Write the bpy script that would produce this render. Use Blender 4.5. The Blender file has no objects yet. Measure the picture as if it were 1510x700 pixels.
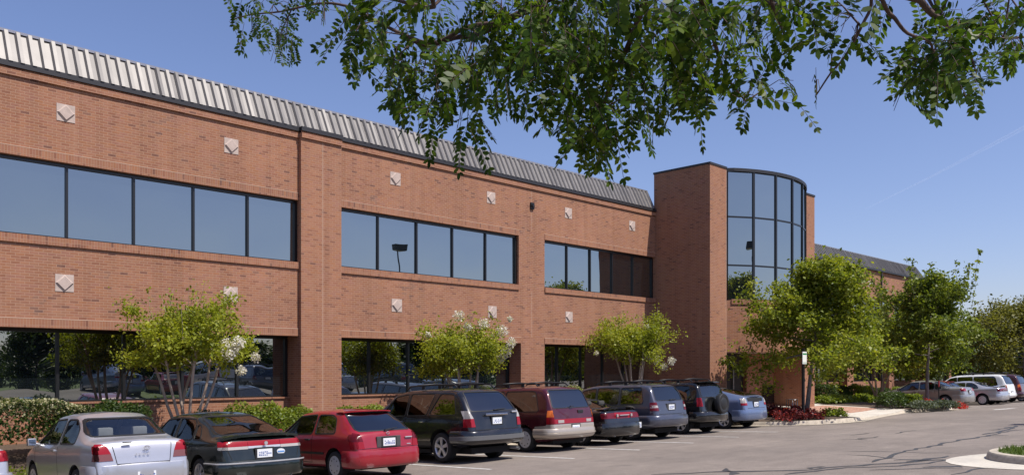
import bpy, bmesh, math, random
import numpy as np
from mathutils import Vector, Matrix
random.seed(7); np.random.seed(7)
SC = bpy.context.scene
COL = SC.collection
R = math.radians

# ---------------------------------------------------------------- camera frame
TH = math.atan2(1248, 1245)
FX, FY = math.sin(TH), math.cos(TH)          # camera forward on the ground (x, y)
RX, RY = math.cos(TH), -math.sin(TH)         # camera right
EYE = 2.25
def at(px, py, d):
    """A point seen at photo pixel (px, py) at forward distance d, in world metres."""
    k = (px - 755) / 1248 * d
    return Vector((RX*k + FX*d, RY*k + FY*d, EYE + (545 - py)/1248*d))
def on_plane(px, y):
    """World x and forward distance of pixel column px on the vertical plane y = const."""
    k = (px - 755)/1248
    d = y/(RY*k + FY)
    return (RX*k + FX)*d, d
def ground(x, y):
    t = x
    if x > 26: t = 26 + 9*(1 - math.exp(-(x - 26)/9))
    t = max(t, 10)
    v = max(min(y, 22), -9)
    return 0.4 + 0.011*t - 0.04*v
def on_ground(px, py):
    k = (px - 755)/1248
    ux, uy = RX*k + FX, RY*k + FY
    d = 20.0
    for i in range(40):
        g = ground(ux*d, uy*d)
        d = 0.5*d + 0.5*(EYE - g)*1248/(py - 545)
    return ux*d, uy*d

# ---------------------------------------------------------------- objects
def tag(o, label=None, cat=None, group=None, kind=None):
    if label: o['label'] = label
    if cat: o['category'] = cat
    if group: o['group'] = group
    if kind: o['kind'] = kind
    return o
def empty(name, loc, rz=0.0):
    o = bpy.data.objects.new(name, None); COL.objects.link(o)
    o.location = loc; o.rotation_euler = (0, 0, rz); o.empty_display_size = 0.3
    return o
class MB:
    def __init__(s): s.v = []; s.f = []; s.m = []
    def add(s, vs, fs, m=0):
        b = len(s.v); s.v.extend([tuple(p) for p in vs])
        for f in fs: s.f.append(tuple(b + i for i in f)); s.m.append(m)
        return s
    def box(s, x0, x1, y0, y1, z0, z1, m=0):
        return s.add([(x0,y0,z0),(x1,y0,z0),(x1,y1,z0),(x0,y1,z0),(x0,y0,z1),(x1,y0,z1),(x1,y1,z1),(x0,y1,z1)],
              [(0,3,2,1),(4,5,6,7),(0,1,5,4),(1,2,6,5),(2,3,7,6),(3,0,4,7)], m)
    def bbox(s, x0, x1, y0, y1, z0, z1, b=0.01, m=0):
        """box with chamfered edges"""
        bm = bmesh.new(); bmesh.ops.create_cube(bm, size=1.0)
        for v in bm.verts:
            v.co = Vector((x0 + (v.co.x + .5)*(x1-x0), y0 + (v.co.y + .5)*(y1-y0), z0 + (v.co.z + .5)*(z1-z0)))
        bmesh.ops.bevel(bm, geom=list(bm.edges), offset=b, segments=2, affect='EDGES', profile=0.6)
        s.frombm(bm, m); bm.free(); return s
    def frombm(s, bm, m=0):
        bm.verts.index_update()
        return s.add([v.co.copy() for v in bm.verts], [[v.index for v in f.verts] for f in bm.faces], m)
    def tube(s, pts, rad, n=6, m=0, cap=True):
        pts = [Vector(p) for p in pts]
        if not hasattr(rad, '__len__'): rad = [rad]*len(pts)
        vs = []; fs = []; up = None
        for i, p in enumerate(pts):
            d = (pts[min(i+1, len(pts)-1)] - pts[max(i-1, 0)])
            if d.length < 1e-9: d = Vector((0,0,1))
            d.normalize()
            if up is None or abs(up.dot(d)) > .97:
                up = Vector((0,0,1)) if abs(d.z) < .9 else Vector((1,0,0))
            a = d.cross(up).normalized(); b = a.cross(d).normalized(); up = b
            for k in range(n):
                t = 2*math.pi*k/n
                vs.append(p + a*math.cos(t)*rad[i] + b*math.sin(t)*rad[i])
        for i in range(len(pts)-1):
            for k in range(n):
                k2 = (k+1) % n
                fs.append((i*n+k, i*n+k2, (i+1)*n+k2, (i+1)*n+k))
        if cap:
            fs.append(tuple(range(n-1, -1, -1))); q = (len(pts)-1)*n
            fs.append(tuple(q+k for k in range(n)))
        return s.add(vs, fs, m)
    def lathe_x(s, prof, n=28, m=0, c=(0,0,0)):
        """profile of (x, r) turned about the x axis through c"""
        vs = []; fs = []
        for (x, r) in prof:
            for k in range(n):
                t = 2*math.pi*k/n
                vs.append((c[0]+x, c[1]+r*math.cos(t), c[2]+r*math.sin(t)))
        for i in range(len(prof)-1):
            for k in range(n):
                k2 = (k+1) % n
                fs.append((i*n+k, i*n+k2, (i+1)*n+k2, (i+1)*n+k))
        return s.add(vs, fs, m)
    def prism(s, poly, z0, z1, m=0):
        n = len(poly)
        vs = [(p[0],p[1],z0) for p in poly] + [(p[0],p[1],z1) for p in poly]
        fs = [tuple(range(n-1,-1,-1)), tuple(range(n, 2*n))] + [(i,(i+1)%n,n+(i+1)%n,n+i) for i in range(n)]
        return s.add(vs, fs, m)
    def build(s, name, mats, parent=None, smooth=False, angle=None):
        me = bpy.data.meshes.new(name)
        me.from_pydata(s.v, [], s.f)
        if not isinstance(mats, (list, tuple)): mats = [mats]
        for m in mats: me.materials.append(m)
        if len(mats) > 1: me.polygons.foreach_set('material_index', s.m)
        bm = bmesh.new(); bm.from_mesh(me)
        bmesh.ops.recalc_face_normals(bm, faces=bm.faces) if s.recalc else None
        bm.to_mesh(me); bm.free()
        if smooth:
            me.polygons.foreach_set('use_smooth', [True]*len(me.polygons))
            if angle: me.set_sharp_from_angle(angle=R(angle))
        me.update()
        o = bpy.data.objects.new(name, me); COL.objects.link(o)
        if parent: o.parent = parent
        return o
    recalc = True
def np_mesh(name, V, F, mat, parent=None, n=4, mats=None, mi=None):
    """fast mesh of equal faces; V (k,3), F (m,n)"""
    me = bpy.data.meshes.new(name)
    me.vertices.add(len(V)); me.vertices.foreach_set('co', np.asarray(V, dtype=np.float32).ravel())
    m = len(F); me.loops.add(m*n); me.loops.foreach_set('vertex_index', np.asarray(F, dtype=np.int32).ravel())
    me.polygons.add(m); me.polygons.foreach_set('loop_start', np.arange(0, m*n, n, dtype=np.int32))
    me.materials.append(mat) if mats is None else [me.materials.append(q) for q in mats]
    if mi is not None: me.polygons.foreach_set('material_index', np.asarray(mi, dtype=np.int32))
    me.update(calc_edges=True)
    o = bpy.data.objects.new(name, me); COL.objects.link(o)
    if parent: o.parent = parent
    return o
def copy_tree(o, parent=None):
    c = o.copy(); COL.objects.link(c)
    if parent: c.parent = parent
    for ch in list(o.children): copy_tree(ch, c)
    return c

# ---------------------------------------------------------------- materials
class NT:
    def __init__(s, name):
        s.mat = bpy.data.materials.new(name); s.mat.use_nodes = True
        s.t = s.mat.node_tree; s.t.nodes.clear()
        s.out = s.t.nodes.new('ShaderNodeOutputMaterial')
    def n(s, typ, **kw):
        nd = s.t.nodes.new('ShaderNode' + typ)
        for k, v in kw.items():
            if k.startswith('i_'):
                key = k[2:]; key = int(key) if key.isdigit() else key.replace('_', ' ')
                s.put(nd.inputs[key], v)
            else: setattr(nd, k, v)
        return nd
    def put(s, sock, v):
        if isinstance(v, bpy.types.NodeSocket): s.t.links.new(v, sock)
        elif isinstance(v, bpy.types.Node): s.t.links.new(v.outputs[0], sock)
        else:
            if isinstance(v, (tuple, list)) and len(v) == 3 and sock.type == 'RGBA': v = (*v, 1)
            sock.default_value = v
    def math(s, op, a, b=None, clamp=False):
        nd = s.t.nodes.new('ShaderNodeMath'); nd.operation = op; nd.use_clamp = clamp
        s.put(nd.inputs[0], a)
        if b is not None: s.put(nd.inputs[1], b)
        return nd.outputs[0]
    def mix(s, f, a, b, mode='MIX'):
        nd = s.t.nodes.new('ShaderNodeMix'); nd.data_type = 'RGBA'; nd.blend_type = mode
        s.put(nd.inputs[0], f); s.put(nd.inputs[6], a); s.put(nd.inputs[7], b)
        return nd.outputs[2]
    def ramp(s, f, stops):
        nd = s.t.nodes.new('ShaderNodeValToRGB'); e = nd.color_ramp.elements
        while len(e) < len(stops): e.new(.5)
        for q, (p, c) in zip(e, stops): q.position = p; q.color = (*c, 1) if len(c) == 3 else c
        s.put(nd.inputs[0], f); return nd.outputs[0]
    def noise(s, vec, scale, detail=3, rough=.55):
        nd = s.n('TexNoise'); s.put(nd.inputs['Scale'], scale); s.put(nd.inputs['Detail'], detail); s.put(nd.inputs['Roughness'], rough)
        if vec is not None: s.put(nd.inputs['Vector'], vec)
        return nd.outputs[0]
    def pos(s): return s.n('NewGeometry').outputs['Position']
    def obj(s): return s.n('TexCoord').outputs['Object']
    def bump(s, h, strength=.3, dist=.01):
        nd = s.n('Bump'); s.put(nd.inputs['Height'], h); nd.inputs['Strength'].default_value = strength; nd.inputs['Distance'].default_value = dist
        return nd.outputs[0]
    def bsdf(s, **kw):
        nd = s.n('BsdfPrincipled')
        for k, v in kw.items(): s.put(nd.inputs[k.replace('_', ' ')], v)
        return nd
    def done(s, sh):
        s.put(s.out.inputs[0], sh if isinstance(sh, bpy.types.NodeSocket) else sh.outputs[0]); return s.mat

def simple(name, col, rough=.5, metal=0.0, coat=0.0, var=0.0, scale=8, spec=.5):
    t = NT(name); c = (*col, 1)
    if var:
        f = t.noise(t.obj(), scale, 4)
        c = t.ramp(f, [(.3, tuple(q*(1-var) for q in col)), (.7, tuple(min(1, q*(1+var)) for q in col))])
    b = t.bsdf(Base_Color=c, Roughness=rough, Metallic=metal, Coat_Weight=coat, Coat_Roughness=.04, Specular_IOR_Level=spec)
    return t.done(b)

def brick_mat(name, soldier=False):
    t = NT(name); g = t.n('NewGeometry')
    sp = t.n('SeparateXYZ', i_0=g.outputs['Position']); sn = t.n('SeparateXYZ', i_0=g.outputs['True Normal'])
    side = t.math('GREATER_THAN', t.math('ABSOLUTE', sn.outputs[0]), .72)
    inv = t.math('SUBTRACT', 1, side)
    uu = t.math('ADD', t.math('MULTIPLY', sp.outputs[0], inv), t.math('MULTIPLY', sp.outputs[1], side))
    vec = t.n('CombineXYZ', i_0=uu, i_1=sp.outputs[2] if not soldier else t.math('ADD', sp.outputs[2], .1))
    def br(c1, c2, mo):
        b = t.n('TexBrick'); b.offset = .5 if not soldier else 0.0
        t.put(b.inputs['Vector'], vec); b.inputs['Scale'].default_value = 1
        b.inputs['Color1'].default_value = (*c1, 1); b.inputs['Color2'].default_value = (*c2, 1); b.inputs['Mortar'].default_value = (*mo, 1)
        b.inputs['Mortar Size'].default_value = .0062 if not soldier else .005
        b.inputs['Mortar Smooth'].default_value = .2
        b.inputs['Brick Width'].default_value = .2032 if not soldier else .0677
        b.inputs['Row Height'].default_value = .0677 if not soldier else .23
        return b
    b = br((0,0,0), (1,1,1), (.5,.5,.5))
    base = t.ramp(b.outputs[0], [(0, (.265,.116,.072)), (.2, (.295,.146,.090)), (.4, (.305,.136,.072)), (.58, (.285,.134,.092)), (.74, (.32,.152,.089)), (.90, (.265,.116,.068)), (.97, (.21,.094,.062)), (1, (.16,.078,.058))])
    big = t.noise(g.outputs['Position'], .55, 4, .6)
    base = t.mix(1.0, base, t.ramp(big, [(.25, (.86,.86,.87)), (.75, (1.1,1.07,1.05))]), 'MULTIPLY')
    # clusters of darker, harder burnt bricks
    cl = t.noise(g.outputs['Position'], 1.3, 2)
    dk = t.math('MULTIPLY', t.math('GREATER_THAN', cl, .66), t.math('GREATER_THAN', b.outputs[0], .7))
    base = t.mix(t.math('MULTIPLY', dk, .45), base, (.17,.105,.085, 1))
    # washed-out streaks
    st = t.noise(t.n('VectorMath', operation='MULTIPLY', i_0=g.outputs['Position'], i_1=(1.2, 1.2, .12)).outputs[0], 1.6, 5, .6)
    base = t.mix(t.math('MULTIPLY', t.ramp(st, [(.55, (0,0,0)), (.8, (1,1,1))]), .22), base, (.44,.26,.18, 1))
    rn = t.noise(t.n('VectorMath', operation='MULTIPLY', i_0=g.outputs['Position'], i_1=(3.5, 3.5, .10)).outputs[0], 1.0, 3, .6)
    base = t.mix(1.0, base, t.ramp(rn, [(.30, (.84,.83,.82)), (.55, (1,1,1)), (.8, (1.05,1.05,1.05))]), 'MULTIPLY')
    col = t.mix(b.outputs['Fac'], base, (.36,.215,.145, 1))
    h = t.math('SUBTRACT', 1, b.outputs['Fac'])
    return t.done(t.bsdf(Base_Color=col, Roughness=.88, Normal=t.bump(h, .5, .006), Specular_IOR_Level=.25))

def glass_wall(name, tint=(.50,.54,.53), wav=.0022):
    """reflective coated office glazing, slightly wavy"""
    t = NT(name); p = t.pos()
    wv = t.noise(p, .55, 1.5, .4)
    nb = t.bump(wv, .35, wav*18)
    gl = t.n('BsdfGlossy', i_Color=tint, i_Roughness=.0, i_Normal=nb)
    df = t.n('BsdfDiffuse', i_Color=(.012,.016,.02))
    lw = t.n('LayerWeight', i_Blend=.45, i_Normal=nb)
    f = t.math('ADD', .56, t.math('MULTIPLY', lw.outputs['Facing'], .35), True)
    return t.done(t.n('MixShader', i_0=f, i_1=df.outputs[0], i_2=gl.outputs[0]))

def leaf_mat(name, c_dark, c_mid, c_light, trans=.45, rough=.5, spec=.35):
    t = NT(name); g = t.n('NewGeometry')
    r = g.outputs['Random Per Island']
    big = t.noise(g.outputs['Position'], .9, 2)
    f = t.math('ADD', t.math('MULTIPLY', r, .65), t.math('MULTIPLY', t.math('SUBTRACT', big, .33), .7), True)
    col = t.ramp(f, [(0, c_dark), (.5, c_mid), (1, c_light)])
    b = t.bsdf(Base_Color=col, Roughness=rough, Specular_IOR_Level=spec)
    tr = t.n('BsdfTranslucent', i_Color=t.mix(1.0, col, (1.5,1.5,.7,1), 'MULTIPLY'))
    return t.done(t.n('MixShader', i_0=trans, i_1=b.outputs[0], i_2=tr.outputs[0]))

def bark_mat(name, a, b, sc=9):
    t = NT(name)
    v = t.n('VectorMath', operation='MULTIPLY', i_0=t.pos(), i_1=(1, 1, .3)).outputs[0]
    f = t.noise(v, sc, 5, .65)
    return t.done(t.bsdf(Base_Color=t.ramp(f, [(.3, a), (.7, b)]), Roughness=.9, Normal=t.bump(f, .6, .02)))

M = {}
M['brick'] = brick_mat('brick_wall'); M['soldier'] = brick_mat('brick_soldier', True)
M['frame'] = simple('window_frame_black', (.012,.012,.013), .35)
M['glass'] = glass_wall('reflective_glass')
M['stone'] = simple('pale_stone', (.43,.34,.295), .8, var=.12, scale=6)
M['stone2'] = simple('pale_stone_block', (.44,.345,.30), .8, var=.12, scale=6)
M['roof'] = simple('grey_metal_roof', (.145,.135,.13), .48, .22, var=.12, scale=2)
M['gutter'] = simple('dark_gutter', (.028,.027,.030), .5, .2)
M['cap'] = simple('roof_cap_metal', (.34,.33,.34), .3, .6)
M['joint'] = simple('joint_sealant', (.44,.30,.22), .9)
M['dark'] = simple('dark_recess', (.012,.011,.010), .7)
M['black_metal'] = simple('black_metal', (.015,.015,.016), .4, .3)
def asphalt():
    t = NT('asphalt'); p = t.pos()
    fine = t.noise(p, 34, 3, .7); mid = t.noise(p, 2.2, 5, .6); big = t.noise(p, .22, 6, .62)
    st = t.noise(t.n('VectorMath', operation='MULTIPLY', i_0=p, i_1=(.35, 2.2, 1)).outputs[0], .8, 4, .6)
    c = t.ramp(fine, [(.2, (.140,.118,.102)), (.5, (.200,.169,.147)), (.8, (.28,.240,.210))])
    c = t.mix(1, c, t.ramp(mid, [(.3, (.88,.88,.88)), (.7, (1.1,1.1,1.1))]), 'MULTIPLY')
    c = t.mix(1, c, t.ramp(big, [(.3, (.80,.80,.81)), (.7, (1.13,1.12,1.11))]), 'MULTIPLY')
    oil = t.noise(p, .9, 3, .5)
    c = t.mix(t.math('MULTIPLY', t.ramp(oil, [(.66, (0,0,0)), (.76, (1,1,1))]), .42), c, (.06,.056,.052,1))
    c = t.mix(1, c, t.ramp(st, [(.35, (.93,.93,.93)), (.7, (1.06,1.06,1.06))]), 'MULTIPLY')
    return t.done(t.bsdf(Base_Color=c, Roughness=.9, Normal=t.bump(fine, .5, .01), Specular_IOR_Level=.3))
M['asphalt'] = asphalt()
def speckled(name, a, b, c, s1=20, s2=.7, rough=.9):
    t = NT(name); p = t.pos()
    f = t.noise(p, s1, 4, .65); g = t.noise(p, s2, 4, .6)
    col = t.ramp(f, [(.25, a), (.5, b), (.78, c)])
    col = t.mix(1, col, t.ramp(g, [(.3, (.82,.82,.82)), (.7, (1.14,1.13,1.1))]), 'MULTIPLY')
    return t.done(t.bsdf(Base_Color=col, Roughness=rough, Normal=t.bump(f, .5, .02)))
M['concrete'] = speckled('concrete', (.44,.40,.35), (.50,.46,.40), (.56,.52,.46), 14, 1.1)
M['kerb'] = speckled('kerb_concrete', (.27,.23,.185), (.43,.375,.305), (.54,.48,.40), 5, 2.6)
M['mulch'] = speckled('mulch', (.035,.022,.015), (.075,.05,.034), (.13,.09,.06), 30, 1.5)
M['soil'] = speckled('grass_soil', (.05,.075,.016), (.10,.135,.03), (.16,.17,.05), 9, .25)
M['paint'] = simple('white_line_paint', (.62,.61,.58), .7, var=.22, scale=5)
M['tar'] = simple('crack_sealant', (.050,.048,.047), .6, var=.35, scale=6)
def paver():
    t = NT('brick_paver'); b = t.n('TexBrick'); t.put(b.inputs['Vector'], t.pos())
    b.inputs['Scale'].default_value = 1; b.inputs['Brick Width'].default_value = .2; b.inputs['Row Height'].default_value = .1; b.inputs['Mortar Size'].default_value = .005
    b.inputs['Color1'].default_value = (.30,.15,.10,1); b.inputs['Color2'].default_value = (.42,.23,.16,1); b.inputs['Mortar'].default_value = (.3,.25,.2,1)
    return t.done(t.bsdf(Base_Color=b.outputs[0], Roughness=.9))
M['paver'] = paver()
# ================================================================ OFFICE BUILDING
FY0 = 22.9                       # facade plane
Z_LS, Z_LT, Z_US, Z_UT, Z_G = 1.42, 3.29, 5.53, 7.43, 9.52
XT = on_plane(966, FY0)[0]       # where the tower meets the wall
XP0 = on_plane(444, 22.75)[0]; XP1 = on_plane(503.5, 22.75)[0]
XB2e = on_plane(765, FY0)[0]; XB3 = on_plane(803, FY0)[0]
XL = -14.0
bld = tag(empty('office_building', (0, FY0, 0.2)), 'two storey red brick office building with black ribbon windows and a curved glass tower', 'building')
class BMB(MB):
    """mesh given in world metres, stored relative to the building's empty"""
    def build(s, name, mats, parent=None, **kw):
        s.v = [(x, y - FY0, z - .2) for x, y, z in s.v]
        return MB.build(s, name, mats, parent or bld, **kw)
w = BMB()
# main wall: bands and piers, butted
w.box(XL, XT, FY0, FY0+.35, Z_UT, Z_G)
w.box(XL, XT, FY0, FY0+.35, Z_LT, Z_US)
bays_up = [(XL+.4, XP0+.02), (XP1-.02, XB2e), (XB3, XT)]
for a, b in ((XL, XL+.4), (XP0+.02, XP1-.02), (XB2e, XB3)): w.box(a, b, FY0, FY0+.35, Z_US, Z_UT)
for a, b in ((XL, XL+.4), (XP0-.0, XP1-.02), (XB2e+.12, XB3)): w.box(a, b, FY0, FY0+.95, -.6, Z_LT)
lowers = [(XL+.4, XP0), (XP1-.02, XB2e+.12), (XB3, XT)]
for a, b in lowers: w.box(a, b, FY0+.55, FY0+.95, -.6, Z_LS-.04)
w.box(XL, XT, FY0+.35, FY0+.95, Z_LT+.004, Z_LT+.2)                       # soffit over the recess
w.box(XL, XT+3, 33.0, 33.4, -.6, 9.4)                                     # rear wall
w.box(XL-.35, XL, FY0, 33.4, -.6, 9.4)
w.build('wall', M['brick'])
p = BMB(); p.box(XP0, XP1, FY0-.15, FY0, -.6, Z_G-.05)
p.build('pier', M['brick'])
j = BMB(); xj = on_plane(476, 22.75)[0]; j.box(xj-.009, xj+.009, FY0-.153, FY0-.15, .9, Z_G-.1); j.build('joint', M['joint'])
# soldier courses
for a, b in bays_up:
    s = BMB(); s.box(a-.0, b, FY0-.012, FY0+.11, Z_UT+.002, Z_UT+.21); s.build('lintel_course', M['soldier'])
    s = BMB(); s.box(a-.0, b, FY0-.045, FY0+.12, Z_US-.20, Z_US+.004); s.build('sill_course', M['soldier'])
for a, b in lowers:
    s = BMB(); s.box(a, b, FY0-.022, FY0+.2, Z_LT-.004, Z_LT+.21); s.build('lintel_course', M['soldier'])
    s = BMB(); s.box(a, b, FY0+.50, FY0+.72, Z_LS-.045, Z_LS); s.build('sill_course', M['soldier'])
# cornice: corbelled courses under the gutter
for a, b, o in ((XL, XP0, 0), (XP1, XT, 0), (XP0+.001, XP1-.001, .15)):
    s = BMB(); s.box(a, b, FY0-.055-o, FY0-o, Z_G-.20, Z_G-.055); s.box(a, b, FY0-.02-o, FY0-o, Z_G-.055, Z_G-.001); s.build('cornice', M['brick'])
# pale horizontal mortar lines above the soldier courses
for a, b in bays_up: s = BMB(); s.box(a, b, FY0-.015, FY0, Z_UT+.212, Z_UT+.228); s.build('mortar_line', M['joint'])
for a, b in lowers: s = BMB(); s.box(a, b, FY0-.024, FY0, Z_LT+.212, Z_LT+.228); s.build('mortar_line', M['joint'])
xj = on_plane(784, FY0)[0]
for za, zb in ((Z_UT+.24, Z_G-.3), (Z_LT+.24, Z_US-.22)): s = BMB(); s.box(xj-.007, xj+.007, FY0-.002, FY0, za, zb); s.build('joint', M['joint'])
# windows: frame + one pane per light
def ribbon(a, b, z0, z1, yf, n, fw=.055, edges=None):
    m = BMB()
    m.box(a, b, yf, yf+.09, z1-.085, z1-.001); m.box(a, b, yf, yf+.09, z0+.006, z0+.05)
    xs = edges or [a + (b-a)*i/n for i in range(n+1)]
    for i, x in enumerate(xs):
        x0 = x - fw/2; x1 = x + fw/2
        if i == 0: x0, x1 = a, a+fw
        if i == len(xs)-1: x0, x1 = b-.09, b-.001
        m.box(x0, x1, yf-.012, yf+.088, z0+.05, z1-.085)
    fr = m.build('window', M['frame'])
    for i in range(len(xs)-1):
        q = BMB(); tl = random.uniform(-.006, .006); tz = random.uniform(-.004, .004)
        x0, x1 = xs[i]+fw*.4, xs[i+1]-fw*.4; y = yf+.05; za, zb = z0+.03, z1-.06
        q.add([(x0,y-tl-tz,za),(x1,y+tl-tz,za),(x1,y+tl+tz,zb),(x0,y-tl+tz,zb),(x0,y-tl-tz+.02,za),(x1,y+tl-tz+.02,za),(x1,y+tl+tz+.02,zb),(x0,y-tl+tz+.02,zb)],
              [(0,1,2,3),(5,4,7,6),(0,4,5,1),(1,5,6,2),(2,6,7,3),(3,7,4,0)])
        o = q.build('pane', M['glass']); o.parent = fr
        o.location = (0,0,0)
    return fr
e1 = [on_plane(x, FY0+.1)[0] for x in (99, 198, 286, 366)]
stp = (e1[3]-e1[0])/3
a1, b1 = bays_up[0]
left = []
x = e1[0]-stp
while x > a1+.5: left.insert(0, x); x -= stp
ribbon(a1, b1, Z_US, Z_UT, FY0+.12, 5, edges=[a1] + left + e1 + [b1])
ribbon(bays_up[1][0], bays_up[1][1], Z_US, Z_UT, FY0+.12, 5)
ribbon(bays_up[2][0], bays_up[2][1]-.02, Z_US, Z_UT, FY0+.12, 5)
a, b = lowers[0]
le = [on_plane(x, FY0+.65)[0] for x in (85, 183, 269, 350)]
stp = (le[3]-le[0])/3; left = []; x = le[0]-stp
while x > a+.5: left.insert(0, x); x -= stp
ribbon(a, b, Z_LS, Z_LT, FY0+.65, 5, .075, edges=[a]+left+le+[b])
ribbon(*lowers[1], Z_LS, Z_LT, FY0+.65, 5, .075); ribbon(lowers[2][0], lowers[2][1]-.02, Z_LS, Z_LT, FY0+.65, 5, .075)
# stone tiles with a raised diamond
def stone(x, z, y=FY0, s=.215):
    m = BMB(); m.box(x-s, x+s, y-.012, y, z-s, z+s); o = m.build('stone_tile', M['stone'])
    d = BMB(); r = s*.98; h = s*.50
    d.add([(x,y-.013,z-r),(x+r,y-.013,z),(x,y-.013,z+r),(x-r,y-.013,z),(x,y-.050,z-r*.82),(x+r*.82,y-.050,z),(x,y-.050,z+r*.82),(x-r*.82,y-.050,z)],
          [(0,1,5,4),(1,2,6,5),(2,3,7,6),(3,0,4,7),(4,5,6,7),(3,2,1,0)])
    q = d.build('diamond', M['stone2']); q.parent = o; q.location = (0,0,0)
zu = EYE + (545-167)*on_plane(97, FY0)[1]/1248; zl = EYE + (545-417)*on_plane(94, FY0)[1]/1248
for px in (97, 341, 583, 724, 838, 932): stone(on_plane(px, FY0)[0], zu)
for px in (95, 340, 585, 726, 839): stone(on_plane(px, FY0)[0], zl)
xs0 = on_plane(341, FY0)[0]-on_plane(97, FY0)[0]
for k in (1, 2): stone(on_plane(97, FY0)[0]-k*xs0, zu); stone(on_plane(95, FY0)[0]-k*xs0, zl)
# wall flood lamp
x = on_plane(784, FY0)[0]; m = BMB(); m.bbox(x-.10, x+.10, FY0-.06, FY0, zu-.14, zu+.12, .012); m.bbox(x-.06, x+.06, FY0-.11, FY0-.06, zu-.07, zu+.04, .01)
lf = m.build('wall_lamp', M['black_metal'])
# mansard of ribbed metal + gutter
def mansard(x0, x1, yw, zg, h=.86, back=.42, pitch=.262, hip=0):
    n = int((x1-x0)/pitch); prof = []
    for i in range(n):
        b = x0 + i*(x1-x0)/n; p_ = (x1-x0)/n
        j1, j2 = random.uniform(-.006, .006), random.uniform(-.006, .006); prof += [(b, j1), (b+p_*.46, j2), (b+p_*.62, .062+j1), (b+p_*.94, .062+j2)]
    prof.append((x1, 0))
    ln = math.hypot(h, back); ny, nz = -h/ln, back/ln
    m = BMB(); vs = []; fs = []
    for (x, o) in prof:
        vs.append((x, yw-.05+ny*o, zg+nz*o))
    for (x, o) in prof:
        vs.append((x - (hip*(x-x0)/(x1-x0) if hip else 0), yw-.05+back+ny*o, zg+h+nz*o))
    k = len(prof)
    for i in range(k-1): fs.append((i, i+1, k+i+1, k+i))
    m.add(vs, fs)
    m.add([(x0, yw+back+.0, zg+h-.02), (x1-hip, yw+back, zg+h-.02), (x1-hip, 33.4, zg+h-.3), (x0, 33.4, zg+h-.3)], [(0,1,2,3)])
    m.add([(x1, yw-.05, zg), (x1-hip, yw+back-.05, zg+h), (x1-hip, 33.4, zg+h-.28), (x1, 33.4, zg-.2)], [(0,1,2,3)])
    m.recalc = False
    rf = m.build('roof', M['roof'])
    c = BMB(); c.box(x0, x1-hip, yw+back-.10, yw+back+.15, zg+h-.015, zg+h+.05); c.build('ridge_cap', M['cap']).parent = rf
    for o in rf.children: o.location = (0,0,0)
    return rf
roof = mansard(XL, XT-.15, FY0, Z_G+.10)
g = BMB(); g.box(XL, XP0-.02, FY0-.085, FY0-.0, Z_G, Z_G+.13); g.box(XP0-.02, XP1+.02, FY0-.23, FY0-.0, Z_G+.001, Z_G+.131); g.box(XP1+.02, XT+.0, FY0-.085, FY0-.0, Z_G, Z_G+.13)
g.build('gutter', M['gutter'])
s = BMB(); s.box(XL, XT, FY0+.001, 33, Z_G-.02, Z_G+.05); s.build('roof_deck', M['dark'])

# ------------------------------------------------ tower with bow window
TY = 20.0; ZTT = 11.25
XT1 = on_plane(1071.5, TY)[0]; XA1 = XT1 + 7.35; XT2 = XA1 + 1.35
t = BMB()
t.box(XT, XT1, TY, 22.96, -.6, ZTT); t.box(XT, XT+.5, 22.961, 24.2, -.6, Z_G-.03); t.box(XA1, XT2, TY, 25.3, -.6, ZTT)
t.box(XT1+.001, XA1-.001, 23.0, 23.3, -.6, ZTT)
t.build('tower_wall', M['brick'])
c = BMB(); c.box(XT-.03, XT1+.005, TY-.03, 22.99, ZTT, ZTT+.09); c.build('coping', M['gutter']); c = BMB(); c.box(XA1-.005, XT2+.03, TY-.03, 25.33, ZTT, ZTT+.09); c.build('coping', M['gutter'])
j = BMB(); j.box(XT1-.055, XT1-.035, TY-.002, TY, .4, ZTT); j.build('joint', M['joint'])
half = (XA1-XT1)/2; sag = 1.28; RR = (half*half + sag*sag)/(2*sag); cx = (XT1+XA1)/2; cy = TY - sag + RR
a0 = math.asin(half/RR)
def arc(i, n=6, r=RR):
    a_ = -a0 + 2*a0*i/n
    return (cx + r*math.sin(a_), cy - r*math.cos(a_))
ZG0, ZG1 = 5.42, 11.16
rows = [ZG0, EYE + (545-390.5)*37.95/1248, EYE + (545-319)*37.95/1248, ZG1]
fr = BMB()
for i in range(7):
    x, y = arc(i); a_ = -a0 + 2*a0*i/6
    ux, uy = math.cos(a_), math.sin(a_); nx, ny = math.sin(a_), -math.cos(a_)
    hw = .05
    pts = [(x-ux*hw+nx*.05, y-uy*hw+ny*.05), (x+ux*hw+nx*.05, y+uy*hw+ny*.05), (x+ux*hw-nx*.1, y+uy*hw-ny*.1), (x-ux*hw-nx*.1, y-uy*hw-ny*.1)]
    if i in (0, 6):
        pts = [(max(XT1+.004, min(XA1-.004, p_[0])), p_[1]) for p_ in pts]
    fr.prism(pts, ZG0, ZG1)
for zi, z in enumerate(rows):
    hh = .035
    for i in range(6):
        x0, y0 = arc(i); x1, y1 = arc(i+1); d = Vector((x1-x0, y1-y0)).normalized(); nn = Vector((d.y, -d.x))
        e = .06
        pts = [(x0+d.x*e+nn.x*.03, y0+d.y*e+nn.y*.03), (x1-d.x*e+nn.x*.03, y1-d.y*e+nn.y*.03), (x1-d.x*e-nn.x*.06, y1-d.y*e-nn.y*.06), (x0+d.x*e-nn.x*.06, y0+d.y*e-nn.y*.06)]
        fr.prism(pts, z-hh if zi else z, z+hh if zi < 3 else z)
bow = fr.build('bow_window', M['frame'])
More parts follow.
